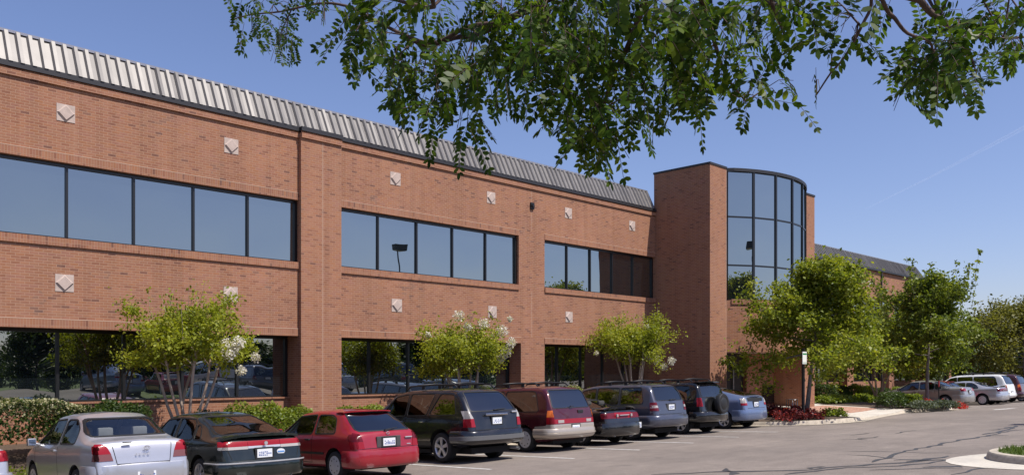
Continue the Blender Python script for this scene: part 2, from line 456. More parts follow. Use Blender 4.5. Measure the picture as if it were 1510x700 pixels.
for i in range(6):
    x0, y0 = arc(i); x1, y1 = arc(i+1)
    for k in range(3):
        q = BMB(); q.prism([(x0, y0), (x1, y1), (x1+.001, y1+.03), (x0+.001, y0+.03)], rows[k]+.01, rows[k+1]-.01)
        o = q.build('pane', M['glass']); o.parent = bow; o.location = (0,0,0)
# roof slab and coping of the bow
q = BMB(); q.prism([(XT1+.006, 22.95)] + [arc(i, 24, RR+.07) if 0 < i < 24 else (min(max(arc(i, 24)[0], XT1+.006), XA1-.006), arc(i,24)[1]) for i in range(25)] + [(XA1-.006, 22.95)], ZG1+.002, ZTT+.05)
q.build('bow_coping', M['gutter'])
# curved brick skirt under the bow, with the doorway left open beside the tower pier
sk = BMB(); N = 36
def ang_of(x): return math.asin((x-cx)/RR)
x_d0, x_d1 = XT1+.22, XT1+1.02
for i in range(N):
    xa, ya = arc(i, N); xb, yb = arc(i+1, N)
    xa2, ya2 = arc(i, N, RR-.3); xb2, yb2 = arc(i+1, N, RR-.3)
    z0 = 3.05
    sk.prism([(xa, ya), (xb, yb), (xb2, yb2), (xa2, ya2)], z0, ZG0-.02)
sk.build('bow_wall', M['brick'])
rw = BMB(); xdr = on_plane(1101, 21.6)[0]; rw.box(xdr, XA1-.002, 21.6, 21.9, -.6, 3.05); rw.build('recessed_wall', M['brick'])
sf = BMB(); sf.prism([arc(i, N, RR-.29) if 0 < i < N else (arc(i, N)[0] + (.02 if i == 0 else -.02), arc(i, N)[1]) for i in range(N+1)] + [(XA1-.02, 22.2), (XT1+.02, 22.2)], 3.07, 3.15); sf.build('soffit', M['stone2'])
sc_ = BMB()
for i in range(N):
    xa, ya = arc(i, N, RR+.04); xb, yb = arc(i+1, N, RR+.04); xa2, ya2 = arc(i, N, RR-.02); xb2, yb2 = arc(i+1, N, RR-.02)
    if i in (0, N-1): continue
    sc_.prism([(xa, ya), (xb, yb), (xb2, yb2), (xa2, ya2)], ZG0-.22, ZG0+.0)
sc_.build('sill_course', M['soldier'])
xdr = on_plane(1101, 21.6)[0]; d = BMB(); d.box(xdr-2.6, xdr-.001, 21.8, 21.85, .3, 3.05); d.build('entrance_door', M['dark'])
d = BMB(); d.box(xdr-1.10, xdr-1.04, 21.70, 21.76, .3, 2.74); d.build('door_post', M['cap'])
# dark louvred opening low in the bow wall
lv = BMB(); xa, ya = at(1126, 570, 38.6).x, 0
for i in range(9):
    pass
lx0 = on_plane(1126, 21.55)[0]; lx1 = on_plane(1172, 21.55)[0]
for k in range(8): lv.add([(lx0, 21.53, .5+k*.12), (lx1, 21.53, .5+k*.12), (lx1, 21.59, .61+k*.12), (lx0, 21.59, .61+k*.12)], [(0,1,2,3)])
lv.box(lx0-.05, lx0, 21.52, 21.60, .45, 1.5); lv.box(lx1, lx1+.05, 21.52, 21.60, .45, 1.5)
lv.build('louvre_panel', simple('louvre_brown', (.02,.010,.008), .6))

# ------------------------------------------------ far wing beyond the tower
WY = 24.5; XW1 = on_plane(1363, WY)[0]; XW2 = on_plane(1421, WY)[0]; ZW = 9.35
w = BMB()
w.box(XT2, XW1, WY, WY+.35, Z_UT-.1, ZW); w.box(XT2, XW1, WY, WY+.35, Z_LT, Z_US-.1)
nb = 4; bw = (XW1-XT2)/nb; wb = []
for i in range(nb):
    a = XT2+i*bw; pa = a+ (1.0 if i else .4)
    w.box(a, pa, WY, WY+.35, Z_US-.1, Z_UT-.1); w.box(a, pa, WY, WY+.95, -.6, Z_LT); wb.append((pa, a+bw))
    w.box(pa, a+bw, WY+.55, WY+.95, -.6, Z_LS)
w.box(XT2, XW1, WY+.35, WY+.95, Z_LT+.004, Z_LT+.2)
w.box(XW1, XW2, WY+1.0, WY+1.35, Z_LT, ZW-.5); w.box(XW2-.6, XW2, WY+1.0, 36, -.6, ZW-.501); w.box(XW1-.3, XW1, WY+.001, WY+1.0, -.6, ZW-.2)
w.box(XW1+2.5, XW1+3.6, WY+1.0, WY+1.6, -.6, Z_LT)
w.box(XW1-.35, XW1-.001, WY+1.35, 36, -.6, ZW-.25)
w.build('far_wing_wall', M['brick'])
for a, b in wb:
    ribbon(a+.003, b-.003, Z_US-.1, Z_UT-.1, WY+.12, 4); ribbon(a+.003, b-.003, Z_LS, Z_LT, WY+.65, 4, .075)
    s = BMB(); s.box(a, b, WY-.045, WY+.12, Z_US-.3, Z_US-.096); s.build('sill_course', M['soldier'])
ribbon(XW1+.01, XW1+2.49, Z_LS-.8, Z_LT, WY+1.2, 2); ribbon(XW1+3.61, XW2-.61, Z_LS-.8, Z_LT, WY+1.2, 3)
mansard(XT2, XW1, WY, ZW+.10, .95, .42, .28, hip=.9)
g = BMB(); g.box(XT2, XW1+.02, WY-.17, WY, ZW, ZW+.13); g.box(XW1+.03, XW2, WY+.9, WY+1.36, ZW-.5, ZW-.36); g.build('gutter', M['gutter'])
xd = on_plane(1300, WY-.05)[0]; g = BMB(); g.box(xd-.06, xd+.06, WY-.10, WY, .3, ZW); g.build('downpipe', M['gutter'])
for px in (1247, 1282): stone(on_plane(px, WY)[0], zu-.3, WY)
s = BMB(); s.box(XT2, XW1-.36, WY+.36, 36, ZW-.1, ZW+.02); s.build('roof_deck', M['dark'])
# a distant brick building seen past the trees
d = at(1485, 478, 150)
far = tag(empty('brick_block', (d.x+3, d.y, 0)), 'small dark red brick block rising behind the olive tree far right', 'building')
m = MB(); m.box(-4, 8, -3, 6, -1, 11.2); m.build('wall', M['brick'], far)
m = MB(); m.box(-4.2, 8.2, -3.2, 6.2, 11.2, 11.6); m.build('parapet', M['gutter'], far)
m = MB(); m.box(-3.02+.5, -1, -3.05, -2.9, 7.5, 9.2); m.build('window', M['glass'], far)
# ================================================================ CARS
def paint(name, col, metal=0.0, rough=.28):
    t = NT(name)
    fl = t.noise(t.obj(), 420, 1)
    c = t.ramp(fl, [(.3, tuple(q*(.88 if metal else .97) for q in col)), (.7, tuple(min(1, q*1.1) for q in col))])
    dust = t.noise(t.obj(), 2.3, 4)
    c = t.mix(t.math('MULTIPLY', t.ramp(dust, [(.45, (0,0,0)), (.75, (1,1,1))]), .06), c, (.30,.27,.23,1))
    return t.done(t.bsdf(Base_Color=c, Metallic=metal, Roughness=rough, Coat_Weight=.85, Coat_Roughness=.035))
def car_glass(name, tint, base=.10):
    t = NT(name)
    f = t.n('Fresnel', i_IOR=1.5)
    tr = t.n('BsdfTransparent', i_Color=tint); gl = t.n('BsdfGlossy', i_Roughness=.01, i_Color=(.9,.93,.95))
    return t.done(t.n('MixShader', i_0=t.math('ADD', t.math('MULTIPLY', f, .95), base*.3, True), i_1=tr.outputs[0], i_2=gl.outputs[0]))
def lens(name, col):
    t = NT(name)
    w = t.n('TexWave'); t.put(w.inputs['Vector'], t.obj()); w.bands_direction = 'X'; w.inputs['Scale'].default_value = 28
    return t.done(t.bsdf(Base_Color=(*col, 1), Roughness=.22, Coat_Weight=.25, Coat_Roughness=.08, Specular_IOR_Level=.35, Normal=t.bump(w, .25, .004)))
CM = dict(
    tyre=simple('tyre_rubber', (.016,.016,.017), .82, var=.2), rim=simple('alloy_rim', (.55,.55,.56), .3, .55, var=.08),
    hub=simple('hubcap', (.50,.50,.50), .4, .2, var=.08), black=simple('car_black_plastic', (.014,.014,.015), .5),
    rubber=simple('window_rubber', (.01,.01,.011), .55), under=simple('car_underside', (.008,.008,.009), .9),
    red=lens('red_lamp_lens', (.25,.006,.012)), dred=lens('dark_red_lamp_lens', (.12,.005,.010)), clear=lens('clear_lamp_lens', (.36,.34,.33)),
    amber=lens('amber_lamp_lens', (.62,.14,.02)), smoke=lens('smoked_lamp_lens', (.16,.06,.06)),
    chrome=simple('chrome_trim', (.72,.72,.73), .12, 1.0), plate=simple('plate_white', (.66,.68,.70), .45), ink=simple('plate_blue_ink', (.05,.09,.30), .5),
    cloth=simple('seat_grey_cloth', (.30,.29,.29), .95, var=.1), dcloth=simple('seat_dark_cloth', (.05,.047,.045), .95), dash=simple('dashboard', (.05,.05,.052), .8),
    g_clear=car_glass('car_window_glass', (.78,.82,.82,1), .36), g_mid=car_glass('car_tinted_glass', (.34,.37,.36,1), .32), g_dark=car_glass('car_privacy_glass', (.05,.055,.06,1), .45), silver=simple('silver_trim', (.56,.56,.57), .35, .6))

def sm_interp(tab, ys, win):
    xs = np.array([p[0] for p in tab]); vs = np.array([p[1] for p in tab])
    acc = 0
    for o in np.linspace(-1, 1, 9): acc = acc + np.interp(ys + o*win, xs, vs)
    return acc/9
def seg_plane(poly, axis):
    cx_ = sum(p[0] for p in poly)/len(poly); cy_ = sum(p[1] for p in poly)/len(poly)
    out = []
    for i in range(len(poly)):
        a = poly[i]; b = poly[(i+1) % len(poly)]
        n = (b[1]-a[1], -(b[0]-a[0])); L_ = math.hypot(*n)
        if L_ < 1e-6: continue
        n = (n[0]/L_, n[1]/L_)
        if (a[0]-cx_)*n[0] + (a[1]-cy_)*n[1] < 0: n = (-n[0], -n[1])
        if axis == 'x': out.append((Vector((0, a[0], a[1])), Vector((0, n[0], n[1]))))
        elif axis == 'y': out.append((Vector((a[0], 0, a[1])), Vector((n[0], 0, n[1]))))
        else: out.append((Vector((a[0], a[1], 0)), Vector((n[0], n[1], 0))))
    return out
def p2(c, axis): return (c.y, c.z) if axis == 'x' else ((c.x, c.z) if axis == 'y' else (c.x, c.y))
def rounded(poly, r=.06, n=3):
    """round the corners of a convex polygon"""
    out = []; k = len(poly)
    for i in range(k):
        p = Vector(poly[i]); a = Vector(poly[i-1]); b = Vector(poly[(i+1) % k])
        ra = min(r, (a-p).length*.45, (b-p).length*.45)
        s = p + (a-p).normalized()*ra; e = p + (b-p).normalized()*ra
        for q in range(n+1):
            t = q/n; out.append(tuple((s*(1-t)+p*t)*(1-t) + (p*(1-t)+e*t)*t))
    return out
def grow(poly, d):
    n = len(poly); out = []
    for i in range(n):
        a = Vector(poly[i-1]); p = Vector(poly[i]); b = Vector(poly[(i+1) % n])
        c = sum((Vector(q) for q in poly), Vector((0,0)))/n
        e1 = (p-a); e2 = (b-p)
        if e1.length < 1e-7 or e2.length < 1e-7: out.append(tuple(p)); continue
        n1 = Vector((e1.y, -e1.x)).normalized(); n2 = Vector((e2.y, -e2.x)).normalized()
        if n1.dot(p-c) < 0: n1 = -n1
        if n2.dot(p-c) < 0: n2 = -n2
        m_ = n1+n2
        m_ = m_/max(.3, m_.dot(n1)) if m_.length > 1e-6 else n1
        out.append(tuple(p + m_*d))
    return out

class Shell:
    """a car's outer skin, from which doors of glass, lamps and trims are cut"""
    def __init__(s, sp):
        L, W = sp['L'], sp['W']; s.sp = sp
        ys = np.unique(np.concatenate([np.linspace(0, .3, 16), np.linspace(.3, L-.3, 66), np.linspace(L-.3, L, 14)]))
        k = sp.get('soft', .045)
        def f(key, dflt=None): return sm_interp(sp.get(key, dflt), ys, k)
        top = sm_interp(sp['top'], ys, .02) if sp.get('crisp') else .5*sm_interp(sp['top'], ys, .02) + .5*sm_interp(sp['top'], ys, .07)
        belt = f('belt'); plan = f('plan', [(0,.86),(.06,.93),(.25,.985),(.6,1),(L-.9,1),(L-.35,.95),(L-.08,.82),(L,.70)])
        wt = f('wtop'); zb = f('zb', [(0,.34),(.5,.22),(L-.5,.2),(L,.27)])
        belt = np.minimum(belt, top-.035)
        rings = []
        seg = [2,2,2,3,3,3,6,3,5]
        for y, zt, bl, pl, wf, z0 in zip(ys, top, belt, plan, wt, zb):
            w = W/2*pl; wtop = w*wf; h = zt-bl
            z0 = min(z0, bl-.1)
            c = [(0,z0),(.82*w,z0),(.955*w,z0+.05),(.99*w,z0+.18*(bl-z0)),(w,z0+.55*(bl-z0)),(.992*w,bl-.16*(bl-z0)),(.955*w,bl),
                 (wtop, zt-min(.075,.42*h)),(wtop*.86, zt-min(.018,.12*h)),(0,zt+.012)]
            pts = []
            for i in range(len(c)-1):
                for q in range(seg[i]):
                    t = q/seg[i]; pts.append((c[i][0]*(1-t)+c[i+1][0]*t, c[i][1]*(1-t)+c[i+1][1]*t))
            pts.append(c[-1])
            p = np.array(pts)
            for _ in range(2):
                q = p.copy(); q[1:-1] = .5*p[1:-1] + .25*(p[:-2]+p[2:]); p = q
            full = [(-x, z) for x, z in p[::-1]] + [(x, z) for x, z in p[1:-1]]
            rings.append(full)
        nr = len(rings[0]); bm = bmesh.new(); V = []
        for y, rg in zip(ys, rings): V.append([bm.verts.new((x, y, z)) for x, z in rg])
        for i in range(len(V)-1):
            for j in range(nr):
                j2 = (j+1) % nr
                bm.faces.new((V[i][j], V[i][j2], V[i+1][j2], V[i+1][j]))
        h = (nr)//2
        for ring_, flip in ((V[0], 0), (V[-1], 1)):          # caps in strips, left to right
            for j in range(h):
                a, b_, c_, d_ = ring_[j], ring_[j+1], ring_[(nr-j-1) % nr], ring_[(nr-j) % nr]
                vs = []
                for q in (a, b_, c_, d_):
                    if q not in vs: vs.append(q)
                if len(vs) >= 3: 
                    try: bm.faces.new(vs)
                    except ValueError: pass
        bmesh.ops.recalc_face_normals(bm, faces=bm.faces); bm.normal_update()
        s.bm = bm; s.src = bm.copy(); s.src.verts.index_update()
        s.info = [(f.index, f.calc_center_median(), f.normal.copy(), [v.co.copy() for v in f.verts]) for f in s.src.faces]
    def near(s, bm, poly, axis, rng, nrm):
        xs = [p[0] for p in poly]; zs = [p[1] for p in poly]; out = []
        x0, x1, z0, z1 = min(xs), max(xs), min(zs), max(zs); ai = 'xyz'.index(axis)
        for f in bm.faces:
            c = f.calc_center_median()
            if not (rng[0] <= c[ai] <= rng[1]): continue
            if nrm and f.normal.dot(nrm[0]) < nrm[1]: continue
            q = [p2(v.co, axis) for v in f.verts]
            if max(p[0] for p in q) < x0 or min(p[0] for p in q) > x1 or max(p[1] for p in q) < z0 or min(p[1] for p in q) > z1: continue
            out.append(f)
        return out
    def hole(s, poly, axis, rng, nrm=None):
        bm = s.bm; fs = set(s.near(bm, poly, axis, rng, nrm)); planes = seg_plane(poly, axis)
        for co, no in planes:
            fs = set(f for f in fs if f.is_valid)
            geom = list(fs) + list({e for f in fs for e in f.edges}) + list({v for f in fs for v in f.verts})
            r = bmesh.ops.bisect_plane(bm, geom=geom, dist=1e-5, plane_co=co, plane_no=no)
            fs |= {g for g in r['geom'] if isinstance(g, bmesh.types.BMFace)}
        ins = [f for f in fs if f.is_valid and all((f.calc_center_median()-co).dot(no) < 0 for co, no in planes)]
        bmesh.ops.delete(bm, geom=ins, context='FACES')
    def patch(s, mb, poly, axis, rng, nrm=None, off=.006, skirt=.012, inner=None, m=0):
        sel = s.near(s.src, poly, axis, rng, nrm)
        if not sel: return
        b = bmesh.new(); mp = {}; lay = b.verts.layers.float_vector.new('n')
        for f in sel:
            for v in f.verts:
                if v not in mp: mp[v] = b.verts.new(v.co)
            try: b.faces.new([mp[v] for v in f.verts])
            except ValueError: pass
        b.normal_update()
        for v, q in mp.items(): q[lay] = v.normal
        for co, no in seg_plane(poly, axis):
            bmesh.ops.bisect_plane(b, geom=list(b.faces)+list(b.edges)+list(b.verts), dist=1e-6, plane_co=co, plane_no=no, clear_outer=True)
        if inner:
            pl = seg_plane(inner, axis)
            for co, no in pl: bmesh.ops.bisect_plane(b, geom=list(b.faces)+list(b.edges)+list(b.verts), dist=1e-6, plane_co=co, plane_no=no)
            bmesh.ops.delete(b, geom=[f for f in b.faces if all((f.calc_center_median()-co).dot(no) < 0 for co, no in pl)], context='FACES')
        b.normal_update()
        nm = {v: (Vector(v[lay]).normalized() if Vector(v[lay]).length > .1 else v.normal.copy()) for v in b.verts}
        if skirt:
            be = [e for e in b.edges if e.is_boundary]
            vm = {}
            for e in be:
                for v in e.verts:
                    if v not in vm:
                        vm[v] = None
            base = {v: v.co.copy() for v in b.verts}
            for v in list(b.verts): v.co = base[v] + nm[v]*off
            for v in list(vm):
                vm[v] = b.verts.new(base[v] + nm[v]*(off-skirt))
            for e in be:
                a, c = e.verts
                try: b.faces.new((a, c, vm[c], vm[a]))
                except ValueError: pass
        else:
            for v in list(b.verts): v.co = v.co + nm[v]*off
        mb.frombm(b, m); b.free()

def make_wheel(name, parent, x, y, r, wdt, side, spokes=6, style='alloy'):
    t = MB(); w = wdt/2
    prof = [(-w*.92, r*.66), (-w, r*.74), (-w*1.0, r*.90), (-w*.86, r*.975), (-w*.6, r), (w*.6, r), (w*.86, r*.975), (w, r*.90), (w, r*.74), (w*.92, r*.66), (-w*.92, r*.66)]
    t.lathe_x(prof, 30)
    o = t.build('wheel', CM['tyre'], parent, smooth=True, angle=50); o.location = (x, y, r)
    k = MB(); s = side
    k.lathe_x([(s*w*.95, r*.69), (s*w*.99, r*.655), (s*w*.80, r*.60), (s*w*.45, r*.58)], 30, 0)
    k.lathe_x([(s*w*.45, r*.58), (s*w*.42, 0.001)], 30, 1)
    if style == 'cap':
        k.lathe_x([(s*w*.93, r*.64), (s*w*1.02, r*.50), (s*w*1.04, r*.30), (s*w*1.08, r*.10), (s*w*1.08, .001)], 30, 0)
        for i in range(8):
            a = 2*math.pi*i/8; rr = r*.47
            k.lathe_x([(s*w*1.045, r*.055), (s*w*1.05, .001)], 8, 1, (0, rr*math.cos(a), rr*math.sin(a)))
    else:
        k.lathe_x([(s*w*.80, r*.17), (s*w*.95, r*.15), (s*w*1.0, r*.08), (s*w*1.0, .001)], 16, 0)
        for i in range(spokes):
            a = 2*math.pi*i/spokes + .3; ca, sa = math.cos(a), math.sin(a); ta, tb = -sa, ca
            q = []
            for (rr, hw, xo) in ((r*.10, r*.085, .88), (r*.40, r*.10, .93), (r*.635, r*.15, .90)):
                for g_, e in ((-1, 0), (1, 0), (1, .25), (-1, .25)):
                    q.append((s*w*(xo-e), rr*ca + g_*hw*ta, rr*sa + g_*hw*tb))
            fs = []
            for j in range(2):
                for c in range(4): fs.append((j*4+c, j*4+(c+1) % 4, (j+1)*4+(c+1) % 4, (j+1)*4+c))
            k.add(q, fs)
    k.build('rim', [CM['hub'] if style == 'cap' else CM['rim'], CM['under']], o, smooth=True, angle=35)
    return o

def plan_pts(sp, y0, out, n=14):
    """outline round the tail, from the left side at y0 round to the right"""
    W = sp['W']; pts = []
    wl = W/2 + out; rc = sp.get('bcorner', .30)
    pts.append((-wl, y0)); pts.append((-wl, rc*.95))
    for i in range(n+1):
        a = math.pi/2*i/n
        pts.append((-wl + rc - rc*math.cos(a), rc*.95 - (rc*.95+out*.5)*math.sin(a)))
    bow_ = sp.get('bbow', .07)
    left = list(pts); xe = left[-1][0]
    for i in range(1, 8):
        x = xe*(1 - i/8.0)
        left.append((x, left[-1][1] if False else (-out*.5 - bow_*(1-(x/xe)**2))))
    pts = left + [(0, -out*.5-bow_)] + [(-x, y) for x, y in reversed(left)]
    return pts
def bumper_mesh(sp, y0, prof, out=.0):
    pts = plan_pts(sp, y0, out); m = MB(); n = len(pts); k = len(prof); vs = []
    for i, (x, y) in enumerate(pts):
        a = Vector(pts[max(0, i-1)]); b = Vector(pts[min(n-1, i+1)]); d = (b-a).normalized(); nn = Vector((-d.y, d.x))
        if nn.dot(Vector((x, y-1.2))) < 0: nn = -nn
        for (o, z) in prof: vs.append((x+nn.x*o, y+nn.y*o, z))
    fs = []
    for i in range(n-1):
        for j in range(k-1): fs.append((i*k+j, i*k+j+1, (i+1)*k+j+1, (i+1)*k+j))
    fs.append(tuple(range(k))); fs.append(tuple((n-1)*k+j for j in range(k)))
    return m.add(vs, fs)

def seat(parent, x, y, z, mat, wide=.5, rows=1, head=True):
    m = MB()
    m.bbox(x-wide/2, x+wide/2, y-.05, y+.45, z, z+.16, .04)
    b = bmesh.new(); bmesh.ops.create_cube(b, size=1)
    for v in b.verts: v.co = Vector((v.co.x*wide, v.co.y*.13, v.co.z*.60))
    bmesh.ops.bevel(b, geom=list(b.edges), offset=.045, segments=2, affect='EDGES')
    for v in b.verts: v.co = Matrix.Rotation(R(12), 3, 'X') @ v.co + Vector((x, y-.10, z+.40))
    m.frombm(b); b.free()
    s = m.build('seat', mat, parent, smooth=True, angle=40)
    if head:
        for hx in ([x] if wide < .8 else [x-wide*.27, x+wide*.27]):
            h = MB(); h.bbox(hx-.13, hx+.13, y-.23, y-.12, z+.70, z+.88, .04); h.build('headrest', mat, s, smooth=True, angle=40)
    return s

def make_car(label, sp, x, y, yaw=0.0, cat='car', name='parked_car', detail=2, group=None, zoff=0):
    """x: left side, y: rear bumper, on the ground; sp: the car's own measurements"""
    L, W = sp['L'], sp['W']; cxx = x + W/2
    ya, yf, r = sp['ya'], sp['yf'], sp['r']
    ga = ground(cxx, y+ya); gf = ground(cxx, y+yf)
    root = empty(name, (cxx, y, ga + (ga-gf)*ya/(yf-ya) + zoff)); root.rotation_euler = (math.atan2(gf-ga, yf-ya), 0, yaw)
    root.scale = (1.045, 1.04, 1.075)
    tag(root, label, cat, group)
    col = sp['paint']; sh = Shell(sp)
    g_side, g_rear = CM[sp.get('glass', 'g_mid')], CM[sp.get('glass_rear', sp.get('glass', 'g_mid'))]
    LX = (-3, -.2); RX_ = (.2, 3); nl = (Vector((-1,0,0)), .25); nr_ = (Vector((1,0,0)), .25); nb_ = (Vector((0,-1,0)), .08)
    trim = MB()
    sides = [(LX, nl, -1), (RX_, nr_, 1)]
    # windows
    for wi, wp in enumerate(sp['side']):
        poly = rounded(wp, sp.get('wr', .06))
        for rg, nn, sd in sides:
            g = MB(); sh.patch(g, poly, 'x', rg, nn, off=-.008, skirt=0); 
            gm = g_side
            if sp.get('dark_from') is not None and wi < sp['dark_from']: gm = CM['g_dark']
            g.build('window', gm, root, smooth=True)
            sh.hole(poly, 'x', rg, nn)
            sh.patch(trim, grow(poly, .022), 'x', rg, nn, off=.004, skirt=.02, inner=poly)
    rw = rounded([(-sp['rw'][0], sp['rw'][2]), (sp['rw'][0], sp['rw'][2]), (sp['rw'][1], sp['rw'][3]), (-sp['rw'][1], sp['rw'][3])], .07)
    rr = (-.5, sp['rw_y']); g = MB(); sh.patch(g, rw, 'y', rr, nb_, off=-.006, skirt=0)
    g.build('rear_window', g_rear, root, smooth=True); sh.hole(rw, 'y', rr, nb_)
    sh.patch(trim, grow(rw, .022), 'y', rr, nb_, off=.004, skirt=.02, inner=rw)
    ww = rounded([(-sp['ww'][0], sp['ww'][2]), (sp['ww'][0], sp['ww'][2]), (sp['ww'][1], sp['ww'][3]), (-sp['ww'][1], sp['ww'][3])], .05)
    nf = (Vector((0,1,0)), .1); rr = (sp['ww_y'], L+1); g = MB(); sh.patch(g, ww, 'y', rr, nf, off=-.006, skirt=0)
    g.build('windscreen', CM['g_clear'], root, smooth=True); sh.hole(ww, 'y', rr, nf)
    trim.build('window_trim', CM['rubber'], root, smooth=True, angle=40)
    # wheel arches
    ra = r + sp.get('arch', .055)
    for yy in (ya, yf):
        circ = [(yy+ra*math.cos(2*math.pi*i/26), r+.02+ra*math.sin(2*math.pi*i/26)) for i in range(26)]
        for sgn, rg in ((-1, (-3, -W/2+.30)), (1, (W/2-.30, 3))):
            sh.hole(circ, 'x', rg)
    # lamps, cut from the skin
    for lm in sp.get('lamps', []):
        nm, mats, polys = lm['name'], lm['mats'], lm['polys']
        for sgn in ((-1, 1) if not lm.get('centre') else (0,)):
            m = MB()
            for ax, poly, mi in polys:
                if ax == 'y':
                    pl = [(p_[0]*(sgn or 1), p_[1]) for p_ in poly]
                    sh.patch(m, pl, 'y', (-.5, lm.get('ymax', .55)), (Vector((0,-1,0)), .25), off=lm.get('off', .010), skirt=.03, m=mi)
                else:
                    sh.patch(m, poly, 'x', LX if sgn < 0 else RX_, (nl if sgn < 0 else nr_), off=lm.get('off', .010), skirt=.03, m=mi)
            if m.f: m.build(nm, [CM[q] for q in mats], root, smooth=True, angle=40)
    # seams and claddings
    gaps = []
    for a, b in sp.get('seams', []):
        d = Vector((b[0]-a[0], b[1]-a[1])).normalized(); n_ = Vector((-d.y, d.x))*.006
        pl = [(a[0]+n_.x, a[1]+n_.y), (b[0]+n_.x, b[1]+n_.y), (b[0]-n_.x, b[1]-n_.y), (a[0]-n_.x, a[1]-n_.y)]
        for rg, nn, sd in sides:
            seam = MB(); sh.patch(seam, pl, 'x', rg, nn, off=.0025, skirt=0); gaps.append(seam)
    for a, b in sp.get('rseams', []):
        d = Vector((b[0]-a[0], b[1]-a[1])).normalized(); n_ = Vector((-d.y, d.x))*.006
        pl = [(a[0]+n_.x, a[1]+n_.y), (b[0]+n_.x, b[1]+n_.y), (b[0]-n_.x, b[1]-n_.y), (a[0]-n_.x, a[1]-n_.y)]
        seam = MB(); sh.patch(seam, pl, 'y', (-.5, .7), (Vector((0,-1,0)), .15), off=.0025, skirt=0); gaps.append(seam)
    for seam in gaps:
        if seam.f: seam.build('panel_gap', CM['under'], root)
    for nm, mt, ax, poly, off in sp.get('clad', []):
        if ax == 'x':
            for rg, nn, sd in sides:
                m = MB(); sh.patch(m, poly, 'x', rg, nn, off=off, skirt=off+.01)
                if m.f: m.build(nm, mt, root, smooth=True, angle=40)
        else:
            m = MB(); sh.patch(m, poly, 'y', (-.5, .6), (Vector((0,-1,0)), .2), off=off, skirt=off+.01)
            if m.f: m.build(nm, mt, root, smooth=True, angle=40)
    body = MB(); body.frombm(sh.bm); body.recalc = False
    body.build('body', col, root, smooth=True, angle=42)
    sh.bm.free(); sh.src.free()
    # underside with wheel wells
    u = MB(); u.box(-W/2+.31, W/2-.31, .25, L-.3, .20, .34)
    u.box(-W/2+.12, W/2-.12, ya+ra+.02, yf-ra-.02, .21, .30)
    for yy in (ya, yf):
        for s in (-1, 1):
            xo = s*(W/2-.03); xi = s*(W/2-.30); vs = []; fs = []; nn_ = 14
            for i in range(nn_+1):
                a = math.pi*(-.12 + 1.24*i/nn_)
                for xx in (xo, xi): vs.append((xx, yy+(ra-.004)*math.cos(a), r+.02+(ra-.004)*math.sin(a)))
            for i in range(nn_): fs.append((2*i, 2*i+1, 2*i+3, 2*i+2))
            fs.append(tuple(2*i+1 for i in range(nn_+1)))
            u.add(vs, fs)
    u.build('underbody', CM['under'], root)
    for yy in (ya, yf):
        for s in (-1, 1):
            make_wheel('wheel', root, s*(W/2-sp.get('tw', .20)/2-.015), yy, r, sp.get('tw', .20), s, sp.get('spokes', 6), sp.get('wheel', 'alloy'))
    # rear bumper
    if sp.get('bumper'):
        z0, z1 = sp['bumper']; o = sp.get('bout', .03)
        bm_ = bumper_mesh(sp, ya-ra-.015, [(-.06, z0), (o*.3-.01, z0+.01), (o*.8, z0+.06), (o, z0+(z1-z0)*.5), (o*.95, z1-.06), (o*.6, z1-.015), (-.07, z1)])
        bo = bm_.build('rear_bumper', sp.get('bmat', col), root, smooth=True, angle=50)
        if sp.get('bstrip'):
            za, zb_ = sp['bstrip']; q = bumper_mesh(sp, ya-ra-.02, [(o*.9, za), (o+.012, za+.008), (o+.012, zb_-.008), (o*.9, zb_)])
            q.build('bumper_strip', sp.get('bsmat', CM['black']), bo, smooth=True, angle=40)
    # plate
    if sp.get('plate'):
        px_, py_, pz = sp['plate']
        m = MB(); m.box(px_-.19, px_+.19, py_+.0, py_+.03, pz-.105, pz+.105); fr_ = m.build('plate_frame', CM['black'], root)
        m = MB(); m.box(px_-.152, px_+.152, py_-.006, py_, pz-.076, pz+.076); pl_ = m.build('license_plate', CM['plate'], root)
        m = MB(); rnd = random.Random(label)
        for i in range(7):
            xx = px_-.118 + i*.0375
            for j in range(3):
                if rnd.random() < .8: m.box(xx, xx+.026, py_-.009, py_-.006, pz-.045+j*.028, pz-.045+j*.028+.022*rnd.uniform(.4,1))
        m.build('plate_lettering', CM['ink'], pl_)
    # cabin
    fl = .36
    sm = CM[sp.get('seatmat', 'dcloth')]
    for s in (-1, 1): seat(root, s*W*.22, sp['seat_f'], fl, sm)
    seat(root, 0, sp['seat_r'], fl, sm, W*.66)
    m = MB(); m.bbox(-W*.40, W*.40, sp['dash']-.05, sp['dash']+.35, .55, sp.get('dashz', .90), .05); m.build('dashboard', CM['dash'], root)
    m = MB(); cst = Vector((-W*.22, sp['dash']-.17, sp.get('dashz', .90)-.02)); pts = []
    for i in range(17):
        a = 2*math.pi*i/16; pts.append(cst + Vector((.18*math.cos(a), -.07*math.sin(a), .165*math.sin(a))))
    m.tube(pts, .014, 6, cap=False); m.tube([cst, cst+Vector((0,.2,-.08))], .02, 6); m.build('steering_wheel', CM['black'], root)
    if sp.get('shelf'):
        ya_, yb_, zz = sp['shelf']; m = MB(); m.box(-W*.36, W*.36, ya_, yb_, zz-.02, zz); m.build('parcel_shelf', CM['dash'], root)
